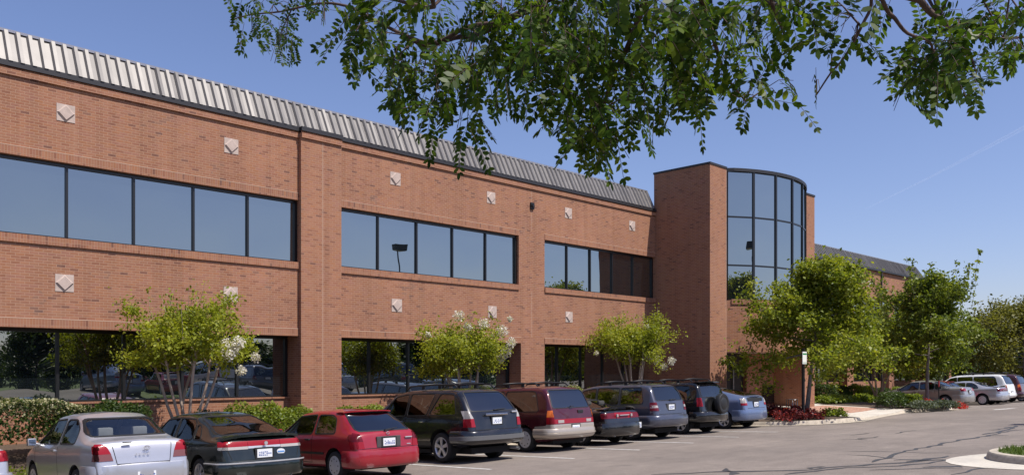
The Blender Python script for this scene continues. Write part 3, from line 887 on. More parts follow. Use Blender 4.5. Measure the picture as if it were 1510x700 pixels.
    # mirrors
    for s in (-1, 1):
        ym, zm = sp['mirror']; m = MB(); x0 = s*(W/2*.965); x1 = s*(W/2*.965+.19)
        m.bbox(min(x0+s*.04,x1), max(x0+s*.04,x1), ym-.05, ym+.07, zm-.02, zm+.12, .03); m.tube([(x0-s*.05, ym+.03, zm-.01), (x0+s*.08, ym+.02, zm+.03)], .025, 6)
        mo = m.build('door_mirror', col if sp.get('mcol', True) else CM['black'], root, smooth=True, angle=45)
        m = MB(); m.box(min(x0+s*.06,x1-s*.02), max(x0+s*.06,x1-s*.02), ym-.056, ym-.0505, zm, zm+.10); m.build('mirror_glass', CM['chrome'], mo)
    for hy, hz in sp.get('handles', []):
        for s in (-1, 1):
            m = MB(); xx = s*W/2*sp.get('hx', .995); m.bbox(xx-.02, xx+.022, hy-.085, hy+.085, hz-.016, hz+.016, .008)
            m.build('door_handle', sp.get('hmat', col), root, smooth=True, angle=45)
    if sp.get('wiper'):
        (x0,y0,z0), (x1,y1,z1) = sp['wiper']; m = MB(); m.tube([(x0,y0,z0),(x0,y0-.03,z0+.01),(x1,y1-.03,z1)], [.022,.012,.008], 6); m.build('rear_wiper', CM['black'], root)
    if sp.get('rack'):
        y0, y1, zr, xr = sp['rack']
        for s in (-1, 1):
            m = MB(); m.tube([(s*xr, y0, zr-.075), (s*xr, y0+.10, zr), (s*xr, (y0+y1)/2, zr+.012), (s*xr, y1-.15, zr-.005), (s*xr, y1, zr-.09)], .02, 6)
            for f_ in (.33, .66): m.box(s*xr-.02, s*xr+.02, y0+(y1-y0)*f_-.05, y0+(y1-y0)*f_+.05, zr-.09, zr+.005)
            m.build('roof_rail', sp.get('rackmat', CM['black']), root, smooth=True, angle=40)
        for f_ in (.18, .78):
            yy = y0+(y1-y0)*f_; m = MB(); m.tube([(-xr, yy, zr+.018), (0, yy, zr+.045), (xr, yy, zr+.018)], .017, 6); m.build('roof_crossbar', sp.get('rackmat', CM['black']), root, smooth=True)
    if sp.get('spoiler'):
        m = MB(); n_ = 14; xw, yy0, yy1, zz, th = sp['spoiler']; vs = []; fs = []
        prof = [(0, 0), (.0, th), (.5, th*1.1), (1, th*.5), (1, 0)]
        for i in range(n_+1):
            f_ = -1+2*i/n_; xx = f_*xw; e = abs(f_)**4; bowy = .10*(f_*f_)
            for a_, h_ in prof: vs.append((xx, yy0+bowy+(yy1-yy0)*a_, zz + h_ - e*sp.get('sp_drop', .05)))
        k_ = len(prof)
        for i in range(n_):
            for j_ in range(k_): fs.append((i*k_+j_, i*k_+(j_+1) % k_, (i+1)*k_+(j_+1) % k_, (i+1)*k_+j_))
        fs.append(tuple(range(k_))); fs.append(tuple(n_*k_+j_ for j_ in range(k_)))
        m.add(vs, fs)
        for f_ in (-.7, .7) if sp.get('sp_legs') else (): m.box(f_*xw-.03, f_*xw+.03, yy0+.08, yy1-.02, zz-sp['sp_legs'], zz+.01)
        m.build('spoiler', sp.get('spmat', col), root, smooth=True, angle=45)
    if sp.get('spare'):
        xs, ys, zs, rs = sp['spare']; m = MB()
        m.lathe_x([(-.10, .001), (-.10, rs*.55), (-.085, rs*.62), (-.10, rs*.70), (-.09, rs*.93), (-.05, rs), (.06, rs), (.10, rs*.92), (.10, .001)], 30)
        so = m.build('spare_wheel_cover', CM['black'], root, smooth=True, angle=40); so.rotation_euler = (0, 0, R(90)); so.location = (xs, ys, zs)
    if sp.get('exhaust'):
        ex = sp['exhaust']; m = MB(); m.tube([(ex, -.03, .27), (ex, .5, .29)], .032, 10, cap=False); m.build('exhaust_pipe', CM['silver'], root, smooth=True)
    for lm in sp.get('boxes', []):
        nm, mt, b = lm; m = MB(); m.bbox(*b[:6], min(.012, (b[1]-b[0])*.3, (b[3]-b[2])*.3, (b[5]-b[4])*.3)); m.build(nm, mt, root)
    for nm, mt, parts in sp.get('marks', []):
        m = MB()
        for kind, a_ in parts:
            if kind == 'ring':
                cx_, cy_, cz_, rx, rz, th = a_; pts = [(cx_+rx*math.cos(2*math.pi*i/20), cy_, cz_+rz*math.sin(2*math.pi*i/20)) for i in range(21)]; m.tube(pts, th, 5, cap=False)
            elif kind == 'disc':
                cx_, cy_, cz_, rx, rz = a_; n_ = 18
                m.add([(cx_+rx*math.cos(2*math.pi*i/n_), cy_, cz_+rz*math.sin(2*math.pi*i/n_)) for i in range(n_)] + [(cx_+rx*math.cos(2*math.pi*i/n_), cy_+.02, cz_+rz*math.sin(2*math.pi*i/n_)) for i in range(n_)],
                      [tuple(range(n_))] + [(i, (i+1) % n_, n_+(i+1) % n_, n_+i) for i in range(n_)])
            else: m.box(*a_)
        m.build(nm, mt, root, smooth=True, angle=40)
    for txt in sp.get('text', []):
        string, tx, ty, tz, size, mt = txt
        cu = bpy.data.curves.new('t', 'FONT'); cu.body = string; cu.size = size; cu.extrude = .004; cu.align_x = 'CENTER'; cu.space_character = 2.3
        to = bpy.data.objects.new('t', cu); me = to.to_mesh().copy(); bpy.data.objects.remove(to)
        me.materials.clear(); me.materials.append(mt)
        lo = bpy.data.objects.new('badge_lettering', me); COL.objects.link(lo); lo.parent = root; lo.location = (tx, ty, tz); lo.rotation_euler = (R(90), 0, 0)
    return root

# ------------------------------------------------------------- the specs
P = dict(silver=paint('silver_paint', (.47,.475,.51), .55, .30), green=paint('dark_green_paint', (.010,.016,.014), .25, .22), red=paint('red_paint', (.26,.007,.016), .0, .3),
    char=paint('charcoal_paint', (.010,.011,.0145), .3, .25), maroon=paint('maroon_paint', (.075,.008,.015), .25, .25), black=paint('black_paint', (.008,.008,.009), .1, .2),
    slate=paint('slate_blue_paint', (.068,.074,.105), .4, .28), black2=paint('gloss_black_paint', (.006,.0065,.008), .1, .2), blue=paint('light_blue_paint', (.15,.20,.33), .4, .28),
    grey=paint('grey_beige_paint', (.33,.315,.30), .5, .3), white=paint('white_paint', (.68,.68,.67), 0, .3), beige=paint('beige_lower_paint', (.40,.345,.29), .35, .32), red2=paint('bright_red_paint', (.42,.015,.02), 0, .3), mar2=paint('dark_wine_paint', (.07,.02,.025), .2, .25))

coupe = dict(L=4.15, W=1.66, ya=.90, yf=3.27, r=.29, tw=.18, paint=P['silver'], glass='g_clear', seatmat='cloth', wheel='cap',
    top=[(0,.50),(.025,.66),(.05,.90),(.09,1.00),(.16,1.035),(.52,1.075),(.60,1.12),(1.13,1.41),(1.45,1.485),(2.0,1.50),(2.45,1.46),(3.30,1.02),(3.55,.96),(3.92,.82),(4.1,.62),(4.15,.45)],
    belt=[(0,.60),(.06,.86),(.14,.97),(.6,1.0),(1.2,.965),(2.4,.93),(3.3,.90),(3.9,.72),(4.15,.4)],
    wtop=[(0,.9),(.5,.86),(.9,.76),(1.3,.72),(2.2,.71),(2.6,.74),(3.3,.86),(4.15,.8)],
    plan=[(0,.885),(.06,.93),(.2,.965),(.6,1),(3.2,1),(3.8,.95),(4.05,.82),(4.15,.66)],
    side=[[(1.02,1.0),(1.78,.985),(1.82,1.375),(1.40,1.375),(1.10,1.22)], [(1.88,.985),(3.05,.955),(2.50,1.36),(1.90,1.385)]],
    rw=(.66,.56,1.115,1.385), rw_y=1.3, ww=(.66,.53,1.03,1.40), ww_y=2.3,
    lamps=[dict(name='tail_light', mats=['red','smoke','clear'], ymax=.35, polys=[('y', [(.50,.72),(.86,.72),(.86,.83),(.53,.83)], 1), ('y', [(.53,.831),(.86,.831),(.86,.97),(.78,.99),(.66,.99),(.585,.955)], 0), ('x', [(.0,.72),(.16,.72),(.14,.83),(.0,.83)], 1), ('x', [(.0,.831),(.14,.831),(.22,.96),(.06,.97)], 0)])],
    seams=[((1.85,.93),(1.78,.34)), ((3.12,.9),(3.02,.36)), ((1.78,.34),(3.02,.36))], rseams=[((-.50,.98),(-.44,.66)), ((.50,.98),(.44,.66)), ((-.44,.66),(.44,.66))],
    bumper=(.27,.66), bout=.035, plate=(0,-.095,.45), seat_f=1.95, seat_r=1.15, dash=2.75, mirror=(2.95,.94), handles=[(2.02,.86)], shelf=(.7,1.05,.98),
    marks=[('emblem', CM['chrome'], [('ring', (.05,.012,.90,.050,.034,.004)), ('ring', (.05,.010,.90,.019,.032,.003)), ('ring', (.05,.010,.912,.034,.013,.003))])],
    text=[('ECHO', -.02, .010, .79, .05, CM['silver'])], boxes=[('key_trim', CM['dash'], (-.34,-.20,.02,.06,.995,1.015))])
fast = dict(L=4.6, W=1.71, ya=.98, yf=3.58, r=.305, tw=.20, paint=P['green'], glass='g_mid', spokes=7, arch=.05,
    top=[(0,.50),(.03,.70),(.05,.86),(.10,.955),(.2,.985),(.40,1.03),(.9,1.21),(1.5,1.375),(1.9,1.425),(2.4,1.425),(2.8,1.38),(3.55,.98),(4.2,.84),(4.5,.66),(4.6,.45)],
    belt=[(0,.55),(.08,.82),(.3,.92),(1.3,.90),(2.6,.88),(3.5,.86),(4.2,.7),(4.6,.4)],
    wtop=[(0,.9),(.3,.86),(.6,.80),(1.2,.74),(2.3,.71),(2.8,.74),(3.6,.86),(4.6,.8)],
    side=[[(1.02,.95),(1.30,.945),(1.36,1.21),(1.22,1.17)], [(1.38,.945),(2.12,.935),(2.16,1.325),(1.55,1.30),(1.42,1.21)], [(2.20,.935),(3.32,.915),(2.78,1.29),(2.22,1.325)]],
    rw=(.66,.52,1.03,1.345), rw_y=1.6, ww=(.68,.54,.99,1.33), ww_y=2.6,
    lamps=[dict(name='tail_light', mats=['red','clear'], ymax=.4, off=.014, polys=[('y', [(.33,.815),(.86,.815),(.86,.905),(.33,.905)], 0), ('y', [(.33,.765),(.86,.765),(.86,.814),(.33,.814)], 1), ('x', [(.0,.815),(.13,.815),(.11,.905),(.0,.905)], 0), ('x', [(.0,.765),(.14,.765),(.13,.814),(.0,.814)], 1)]),
           dict(name='reflector_bar', mats=['red','silver'], centre=1, off=.013, polys=[('y', [(-.325,.815),(.325,.815),(.325,.905),(-.325,.905)], 0), ('y', [(-.325,.775),(.325,.775),(.325,.814),(-.325,.814)], 1)])],
    seams=[((2.18,.9),(2.14,.36)), ((1.30,.9),(1.28,.66)), ((3.34,.88),(3.2,.36))], rseams=[((-.72,.76),(-.66,.60)), ((.72,.76),(.66,.60))],
    bumper=(.25,.585), bout=.06, bstrip=(.515,.545), bsmat=CM['silver'], bmat=P['green'], plate=(-.02,-.005,.68), seat_f=2.2, seat_r=1.35, dash=3.0, mirror=(3.2,.90), handles=[(1.5,.80),(2.35,.80)], hmat=CM['black'],
    spoiler=(.76,.03,.36,.985,.045), sp_legs=.03, sp_drop=.05, spmat=P['green'], shelf=(.5,1.2,.95), exhaust=.5,
    marks=[('emblem', CM['silver'], [('disc', (.0,-.03,.86,.034,.034))]), ('sticker', CM['plate'], [('disc', (.33,.018,.69,.085,.05))]), ('sticker_band', simple('sticker_blue', (.10,.25,.55), .5), [('box', (.26,.40,.013,.016,.675,.70))])])
hatch = dict(L=4.18, W=1.69, ya=.78, yf=3.40, r=.285, tw=.18, paint=P['red'], glass='g_mid', glass_rear='g_dark', wheel='cap', crisp=1,
    top=[(0,.48),(.03,.60),(.05,.80),(.08,.905),(.14,.945),(.40,1.14),(.72,1.315),(.86,1.355),(1.3,1.385),(1.9,1.38),(2.35,1.33),(3.1,.93),(3.8,.78),(4.1,.6),(4.18,.42)],
    belt=[(0,.55),(.07,.80),(.2,.89),(1.2,.875),(2.2,.86),(3.1,.84),(3.8,.66),(4.18,.38)],
    wtop=[(0,.9),(.2,.84),(.5,.76),(.9,.73),(2.0,.72),(2.4,.75),(3.1,.86),(4.18,.8)],
    side=[[(.80,.925),(1.55,.915),(1.60,1.275),(1.10,1.27),(.92,1.20)], [(1.66,.915),(2.90,.89),(2.36,1.245),(1.68,1.28)]],
    rw=(.66,.54,.965,1.315), rw_y=.95, ww=(.66,.54,.95,1.28), ww_y=2.2,
    lamps=[dict(name='tail_light', mats=['dred','red'], ymax=.5, polys=[('y', [(.60,.62),(.86,.62),(.86,.76),(.62,.76)], 1), ('y', [(.62,.761),(.86,.761),(.86,.90),(.74,.93),(.655,.90)], 0), ('x', [(.0,.62),(.20,.62),(.24,.76),(.0,.76)], 1), ('x', [(.0,.761),(.24,.761),(.31,.85),(.30,.90),(.08,.91)], 0)])],
    seams=[((1.62,.89),(1.62,.33)), ((2.98,.85),(2.86,.33)), ((1.62,.33),(2.86,.33))], rseams=[((-.66,.62),(.66,.62))],
    bumper=(.24,.60), bout=.05, plate=(0,.015,.73), seat_f=1.95, seat_r=1.0, dash=2.65, mirror=(2.8,.88), mcol=True, handles=[(1.78,.79)], hmat=CM['black'],
    wiper=((-.05,.10,.96),(.32,.20,1.00)), clad=[('side_moulding', CM['black'], 'x', [(1.15,.50),(2.9,.50),(2.9,.545),(1.15,.545)], .010)], spoiler=(.60,.66,.92,1.335,.022), sp_drop=.02, spmat=P['red'], exhaust=.55,
    boxes=[('plate_recess', CM['dash'], (-.30,.30,.022,.06,.63,.845)), ('badge', CM['silver'], (.42,.60,.02,.05,.79,.815)), ('badge', CM['silver'], (.46,.56,.025,.06,.655,.675))], marks=[('emblem', CM['silver'], [('ring', (0,.055,.905,.035,.025,.006))])])
suv = dict(L=4.78, W=1.90, ya=1.02, yf=3.72, r=.355, tw=.24, paint=P['char'], glass='g_mid', glass_rear='g_dark', dark_from=2, spokes=5, arch=.07,
    top=[(0,.60),(.02,.78),(.05,1.06),(.10,1.20),(.42,1.58),(.58,1.68),(.9,1.725),(1.8,1.745),(2.6,1.73),(3.0,1.67),(3.75,1.22),(4.4,1.08),(4.7,.84),(4.78,.55)],
    belt=[(0,.7),(.05,.98),(.15,1.10),(1.5,1.08),(2.8,1.05),(3.7,1.03),(4.4,.85),(4.78,.5)],
    wtop=[(0,.93),(.15,.90),(.5,.80),(.9,.765),(2.6,.75),(3.0,.77),(3.75,.87),(4.78,.8)],
    side=[[(.50,1.13),(1.50,1.12),(1.20,1.60),(.74,1.585),(.66,1.54)], [(1.62,1.12),(2.38,1.11),(2.36,1.62),(1.42,1.61)], [(2.46,1.11),(3.50,1.09),(2.98,1.56),(2.46,1.62)]],
    rw=(.74,.62,1.20,1.63), rw_y=.75, ww=(.76,.62,1.26,1.63), ww_y=2.7, zb=[(0,.42),(.5,.32),(4.3,.3),(4.78,.36)],
    lamps=[dict(name='tail_light', mats=['red','clear'], ymax=.45, off=.014, polys=[('y', [(.70,.83),(.96,.83),(.96,1.02),(.72,1.02)], 0), ('y', [(.72,1.021),(.96,1.021),(.96,1.20),(.80,1.20)], 1), ('x', [(.0,.83),(.16,.83),(.18,1.02),(.0,1.02)], 0), ('x', [(.0,1.021),(.18,1.021),(.33,1.20),(.05,1.20)], 1)])],
    seams=[((2.42,1.08),(2.42,.42)), ((1.56,1.08),(1.50,.80)), ((3.6,1.06),(3.42,.42))], rseams=[((-.70,.76),(.70,.76)), ((-.70,.76),(-.70,.85)), ((.70,.76),(.70,.85))],
    bumper=(.42,.76), bout=.09, bmat=P['char'], bstrip=(.52,.63), bsmat=simple('bumper_grey_plastic', (.10,.10,.105), .5), plate=(.02,.022,.955), seat_f=2.3, seat_r=1.4, dash=3.1, dashz=1.1, mirror=(3.35,1.1), handles=[(1.75,.96),(2.62,.96)], hmat=CM['chrome'],
    wiper=((-.02,.11,1.20),(.40,.14,1.235)), rack=(.75,2.7,1.825,.60), boxes=[('chrome_bar', CM['chrome'], (-.36,.36,-.005,.05,1.08,1.13)), ('badge', CM['silver'], (.56,.74,.045,.08,1.13,1.17))],
    clad=[('lower_cladding', CM['black'], 'x', [(1.40,.30),(3.35,.30),(3.35,.50),(1.40,.50)], .012)], exhaust=.7)
van = dict(L=4.80, W=1.87, ya=1.02, yf=3.86, r=.32, tw=.20, paint=P['maroon'], glass='g_mid', glass_rear='g_dark', dark_from=1, wheel='cap',
    top=[(0,.55),(.02,.72),(.045,1.0),(.08,1.12),(.28,1.56),(.40,1.66),(.7,1.70),(1.8,1.725),(2.8,1.70),(3.2,1.62),(4.05,1.10),(4.5,.92),(4.74,.68),(4.8,.45)],
    belt=[(0,.65),(.05,.92),(.15,1.03),(1.5,1.01),(2.8,.97),(4.0,.93),(4.5,.74),(4.8,.4)],
    wtop=[(0,.94),(.1,.91),(.3,.84),(.6,.81),(2.8,.79),(3.2,.80),(4.1,.86),(4.8,.8)],
    side=[[(.52,1.06),(1.80,1.05),(1.82,1.58),(.78,1.575),(.68,1.53)], [(1.90,1.05),(2.70,1.03),(2.72,1.58),(1.92,1.585)], [(2.80,1.03),(3.82,1.0),(3.16,1.52),(2.80,1.58)]],
    rw=(.75,.67,1.14,1.60), rw_y=.55, ww=(.76,.66,1.14,1.58), ww_y=2.9,
    lamps=[dict(name='tail_light', mats=['amber','red'], ymax=.45, off=.012, polys=[('y', [(.78,.72),(.95,.72),(.95,.90),(.785,.90)], 1), ('y', [(.785,.901),(.95,.901),(.95,1.07),(.80,1.07)], 0), ('x', [(.0,.72),(.13,.72),(.13,.90),(.0,.90)], 1), ('x', [(.0,.901),(.13,.901),(.10,1.08),(.03,1.08)], 0)]),
           dict(name='reflector_bar', mats=['red'], centre=1, off=.012, polys=[('y', [(-.775,.725),(.775,.725),(.775,.845),(-.775,.845)], 0)])],
    seams=[((1.86,1.02),(1.86,.36)), ((2.75,1.02),(2.75,.36))], rseams=[((-.78,1.1),(-.78,.7)), ((.78,1.1),(.78,.7))],
    bumper=(.34,.62), bout=.075, bmat=P['beige'], bstrip=(.44,.50), bsmat=P['beige'], plate=(.04,-.012,.60), seat_f=2.6, seat_r=1.5, dash=3.4, dashz=1.02, mirror=(3.6,1.02), handles=[(2.9,.88)],
    wiper=((-.10,.065,1.16),(.02,.068,1.17)), rack=(.75,2.5,1.79,.62), hmat=CM['black'], clad=[('lower_panel', P['beige'], 'x', [(1.40,.22),(3.45,.22),(3.45,.60),(1.40,.60)], .005), ('lower_panel', P['beige'], 'y', [(-.92,.60),(.92,.60),(.92,.712),(-.92,.712)], .010), ('corner_panel', P['beige'], 'x', [(0,.34),(.62,.34),(.62,.66),(0,.70)], .008)],
    boxes=[('reverse_lamp', CM['clear'], (-.66,-.42,-.002,.04,.74,.82)), ('reverse_lamp', CM['clear'], (.50,.70,-.002,.04,.74,.82)), ('hatch_handle', CM['black'], (.20,.42,.04,.075,.98,1.06)), ('side_marker', CM['amber'], (-.965,-.94,.30,.46,.50,.55))])
lowcoupe = dict(L=4.6, W=1.72, ya=.98, yf=3.60, r=.30, tw=.20, paint=P['black'], glass='g_mid', wheel='cap',
    top=[(0,.48),(.03,.62),(.05,.84),(.09,.95),(.16,.985),(.62,1.00),(.72,1.03),(1.35,1.27),(1.75,1.345),(2.2,1.355),(2.6,1.32),(3.45,.94),(4.1,.82),(4.5,.64),(4.6,.42)],
    belt=[(0,.55),(.07,.82),(.2,.92),(1.2,.90),(2.4,.86),(3.4,.84),(4.1,.7),(4.6,.38)],
    wtop=[(0,.9),(.5,.86),(1.0,.77),(1.5,.71),(2.2,.70),(2.7,.74),(3.4,.86),(4.6,.8)],
    side=[[(1.18,.94),(1.80,.93),(1.84,1.24),(1.55,1.235),(1.30,1.10)], [(1.90,.93),(3.22,.90),(2.62,1.225),(1.92,1.25)]],
    rw=(.64,.54,1.035,1.25), rw_y=1.5, ww=(.66,.53,.97,1.26), ww_y=2.4,
    lamps=[dict(name='tail_light', mats=['dred'], ymax=.45, polys=[('y', [(.40,.74),(.86,.74),(.86,.88),(.40,.90)], 0), ('x', [(.0,.75),(.16,.75),(.24,.88),(.0,.88)], 0)]),
           dict(name='reflector_bar', mats=['red'], centre=1, off=.012, polys=[('y', [(-.395,.74),(.395,.74),(.395,.90),(-.395,.90)], 0)])],
    seams=[((1.86,.9),(1.82,.34)), ((3.3,.86),(3.15,.34))], bumper=(.25,.63), bout=.05, plate=(.62,-.02,.52), seat_f=2.1, seat_r=1.3, dash=2.9, mirror=(3.1,.88), handles=[(2.02,.79)],
    spoiler=(.74,.06,.34,1.045,.04), sp_legs=.07, sp_drop=.08, spmat=P['black'], exhaust=-.5, boxes=[('badge_bar', CM['silver'], (-.22,.22,-.012,.03,.815,.84)), ('reverse_lamp', CM['clear'], (-.36,-.29,-.012,.03,.78,.86)), ('reverse_lamp', CM['clear'], (.30,.37,-.012,.03,.78,.86))])
cross = dict(L=4.68, W=1.83, ya=.98, yf=3.70, r=.345, tw=.23, paint=P['slate'], glass='g_mid', glass_rear='g_mid', dark_from=2, spokes=5, arch=.065,
    top=[(0,.58),(.02,.74),(.045,1.02),(.08,1.12),(.26,1.52),(.38,1.63),(.7,1.675),(1.8,1.69),(2.6,1.67),(3.0,1.60),(3.72,1.15),(4.3,1.0),(4.6,.8),(4.68,.5)],
    belt=[(0,.68),(.05,.95),(.15,1.05),(1.5,1.04),(2.8,1.01),(3.7,.98),(4.3,.8),(4.68,.45)],
    wtop=[(0,.94),(.12,.90),(.35,.81),(.7,.78),(2.6,.765),(3.0,.78),(3.75,.87),(4.68,.8)],
    side=[[(.48,1.09),(1.36,1.08),(1.38,1.56),(.62,1.555)], [(1.46,1.08),(2.32,1.07),(2.34,1.57),(1.48,1.565)], [(2.42,1.07),(3.46,1.05),(2.94,1.50),(2.42,1.565)]],
    rw=(.70,.62,1.17,1.575), rw_y=.6, ww=(.74,.62,1.19,1.57), ww_y=2.7, zb=[(0,.40),(.5,.3),(4.2,.28),(4.68,.34)],
    lamps=[dict(name='tail_light', mats=['dred','clear'], ymax=.45, off=.013, polys=[('y', [(.68,.86),(.93,.86),(.93,.95),(.69,.95)], 0), ('y', [(.69,.951),(.93,.951),(.93,1.02),(.70,1.02)], 1), ('y', [(.70,1.021),(.93,1.021),(.93,1.11),(.71,1.11)], 0), ('x', [(.0,.86),(.20,.86),(.24,1.11),(.0,1.11)], 0)])],
    seams=[((2.38,1.04),(2.38,.42)), ((1.42,1.04),(1.40,.82)), ((3.55,1.02),(3.40,.42))], rseams=[((-.68,.76),(.68,.76))],
    bumper=(.38,.74), bout=.085, plate=(0,.03,.96), seat_f=2.3, seat_r=1.35, dash=3.05, dashz=1.06, mirror=(3.3,1.05), handles=[(1.6,.93),(2.55,.93)], wiper=((-.02,.09,1.165),(.30,.10,1.2)), rack=(.7,2.6,1.745,.58),
    boxes=[('badge', CM['silver'], (.36,.60,.035,.06,.86,.885)), ('badge', CM['silver'], (-.60,-.40,.035,.06,.86,.885)), ('plate_recess', CM['dash'], (-.24,.24,.035,.07,.86,1.07))], clad=[('lower_cladding', P['slate'], 'x', [(1.40,.28),(3.3,.28),(3.3,.52),(1.40,.52)], .012)])
small4 = dict(L=4.25, W=1.74, ya=.85, yf=3.32, r=.345, tw=.22, paint=P['black2'], glass='g_mid', glass_rear='g_mid', dark_from=2, spokes=5, arch=.065,
    top=[(0,.58),(.02,.74),(.04,1.02),(.06,1.13),(.20,1.55),(.30,1.65),(.6,1.685),(1.5,1.70),(2.2,1.68),(2.55,1.61),(3.25,1.15),(3.85,1.02),(4.18,.8),(4.25,.5)],
    belt=[(0,.68),(.05,.95),(.15,1.06),(1.5,1.04),(2.4,1.01),(3.3,.98),(3.9,.8),(4.25,.45)],
    wtop=[(0,.94),(.1,.91),(.3,.82),(.6,.79),(2.2,.775),(2.6,.79),(3.3,.87),(4.25,.8)],
    side=[[(.40,1.10),(1.05,1.09),(1.08,1.56),(.55,1.55)], [(1.14,1.09),(1.92,1.08),(1.94,1.58),(1.16,1.57)], [(2.0,1.08),(3.02,1.05),(2.48,1.50),(2.0,1.57)]],
    rw=(.66,.60,1.18,1.56), rw_y=.5, ww=(.70,.6,1.19,1.57), ww_y=2.3, zb=[(0,.42),(.5,.32),(3.9,.3),(4.25,.36)],
    lamps=[dict(name='tail_light', mats=['red'], ymax=.45, off=.013, polys=[('y', [(.70,.88),(.90,.88),(.90,1.16),(.71,1.16)], 0), ('x', [(.0,.88),(.14,.88),(.18,1.16),(.0,1.16)], 0)])],
    seams=[((1.97,1.05),(1.97,.42)), ((1.1,1.05),(1.1,.8))], bumper=(.38,.72), bout=.08, plate=(-.45,-.05,.62), seat_f=1.9, seat_r=1.0, dash=2.65, dashz=1.06, mirror=(2.9,1.05), handles=[(1.25,.93),(2.12,.93)],
    rack=(.5,2.2,1.75,.56), spare=(.16,-.16,.95,.33), spoiler=(.62,.10,.36,1.655,.03), sp_drop=.02, spmat=P['black2'])
liftback = dict(L=4.45, W=1.725, ya=.86, yf=3.56, r=.305, tw=.19, paint=P['blue'], glass='g_mid', glass_rear='g_dark', spokes=6,
    top=[(0,.52),(.02,.66),(.04,.95),(.07,1.08),(.12,1.125),(.5,1.22),(1.1,1.36),(1.7,1.46),(2.1,1.49),(2.5,1.465),(2.9,1.37),(3.7,.98),(4.1,.82),(4.38,.62),(4.45,.42)],
    belt=[(0,.62),(.06,.90),(.14,1.0),(.6,.99),(1.6,.97),(2.8,.93),(3.6,.88),(4.1,.68),(4.45,.38)],
    wtop=[(0,.90),(.2,.84),(.6,.77),(1.2,.73),(2.2,.71),(2.8,.74),(3.7,.84),(4.45,.78)],
    side=[[(.98,1.02),(1.36,1.015),(1.40,1.25),(1.25,1.20)], [(1.46,1.015),(2.24,1.0),(2.26,1.36),(1.56,1.29)], [(2.32,1.0),(3.40,.965),(2.90,1.26),(2.34,1.365)]],
    rw=(.58,.52,1.155,1.40), rw_y=1.6, ww=(.66,.54,1.0,1.38), ww_y=2.6,
    lamps=[dict(name='tail_light', mats=['clear','red'], ymax=.45, off=.012, polys=[('y', [(.60,.80),(.88,.80),(.88,.88),(.60,.88)], 1), ('y', [(.60,.881),(.88,.881),(.88,1.04),(.64,1.04)], 0), ('x', [(.0,.80),(.10,.80),(.12,.88),(.0,.88)], 1), ('x', [(.0,.881),(.12,.881),(.24,1.04),(.0,1.04)], 0)])],
    seams=[((2.29,.97),(2.27,.36)), ((1.41,.97),(1.36,.72))], rseams=[((-.6,.70),(.6,.70))], bumper=(.28,.66), bout=.05, plate=(0,.012,.83), seat_f=2.2, seat_r=1.35, dash=3.1, mirror=(3.25,.95), handles=[(1.6,.85),(2.45,.85)],
    spoiler=(.62,.05,.22,1.105,.03), sp_drop=.03, spmat=P['blue'], clad=[('lower_rear_glass', CM['black'], 'y', [(-.52,.935),(.52,.935),(.54,1.06),(-.54,1.06)], .004)], boxes=[('emblem', CM['chrome'], (-.05,.05,.015,.05,.90,.93))])
sedan = dict(L=4.85, W=1.83, ya=1.02, yf=3.80, r=.32, tw=.21, paint=P['grey'], glass='g_mid', spokes=6,
    top=[(0,.50),(.03,.66),(.05,.90),(.09,1.01),(.16,1.05),(.72,1.07),(.85,1.11),(1.50,1.37),(1.95,1.455),(2.4,1.465),(2.8,1.43),(3.70,1.03),(4.3,.9),(4.75,.68),(4.85,.45)],
    belt=[(0,.58),(.07,.88),(.2,.98),(1.2,.96),(2.6,.92),(3.6,.89),(4.3,.74),(4.85,.4)],
    wtop=[(0,.9),(.6,.86),(1.1,.77),(1.6,.71),(2.4,.70),(2.9,.74),(3.7,.86),(4.85,.8)],
    side=[[(1.20,1.01),(1.50,1.0),(1.52,1.25),(1.40,1.20)], [(1.58,1.0),(2.30,.985),(2.32,1.36),(1.78,1.345),(1.62,1.26)], [(2.38,.985),(3.50,.955),(2.92,1.32),(2.40,1.36)]],
    rw=(.68,.56,1.12,1.36), rw_y=1.7, ww=(.68,.55,1.05,1.37), ww_y=2.6,
    lamps=[dict(name='tail_light', mats=['red','clear'], ymax=.45, polys=[('y', [(.50,.84),(.92,.84),(.92,.99),(.52,.99)], 0), ('y', [(.36,.84),(.499,.84),(.515,.95),(.36,.95)], 1), ('x', [(.0,.84),(.20,.84),(.26,.97),(.0,.97)], 0)])],
    seams=[((2.35,.95),(2.33,.36)), ((1.55,.95),(1.5,.74)), ((3.6,.92),(3.45,.36))], bumper=(.27,.68), bout=.05, plate=(0,.01,.80), seat_f=2.3, seat_r=1.45, dash=3.2, mirror=(3.4,.96), handles=[(1.7,.86),(2.55,.86)], shelf=(.95,1.4,1.0))
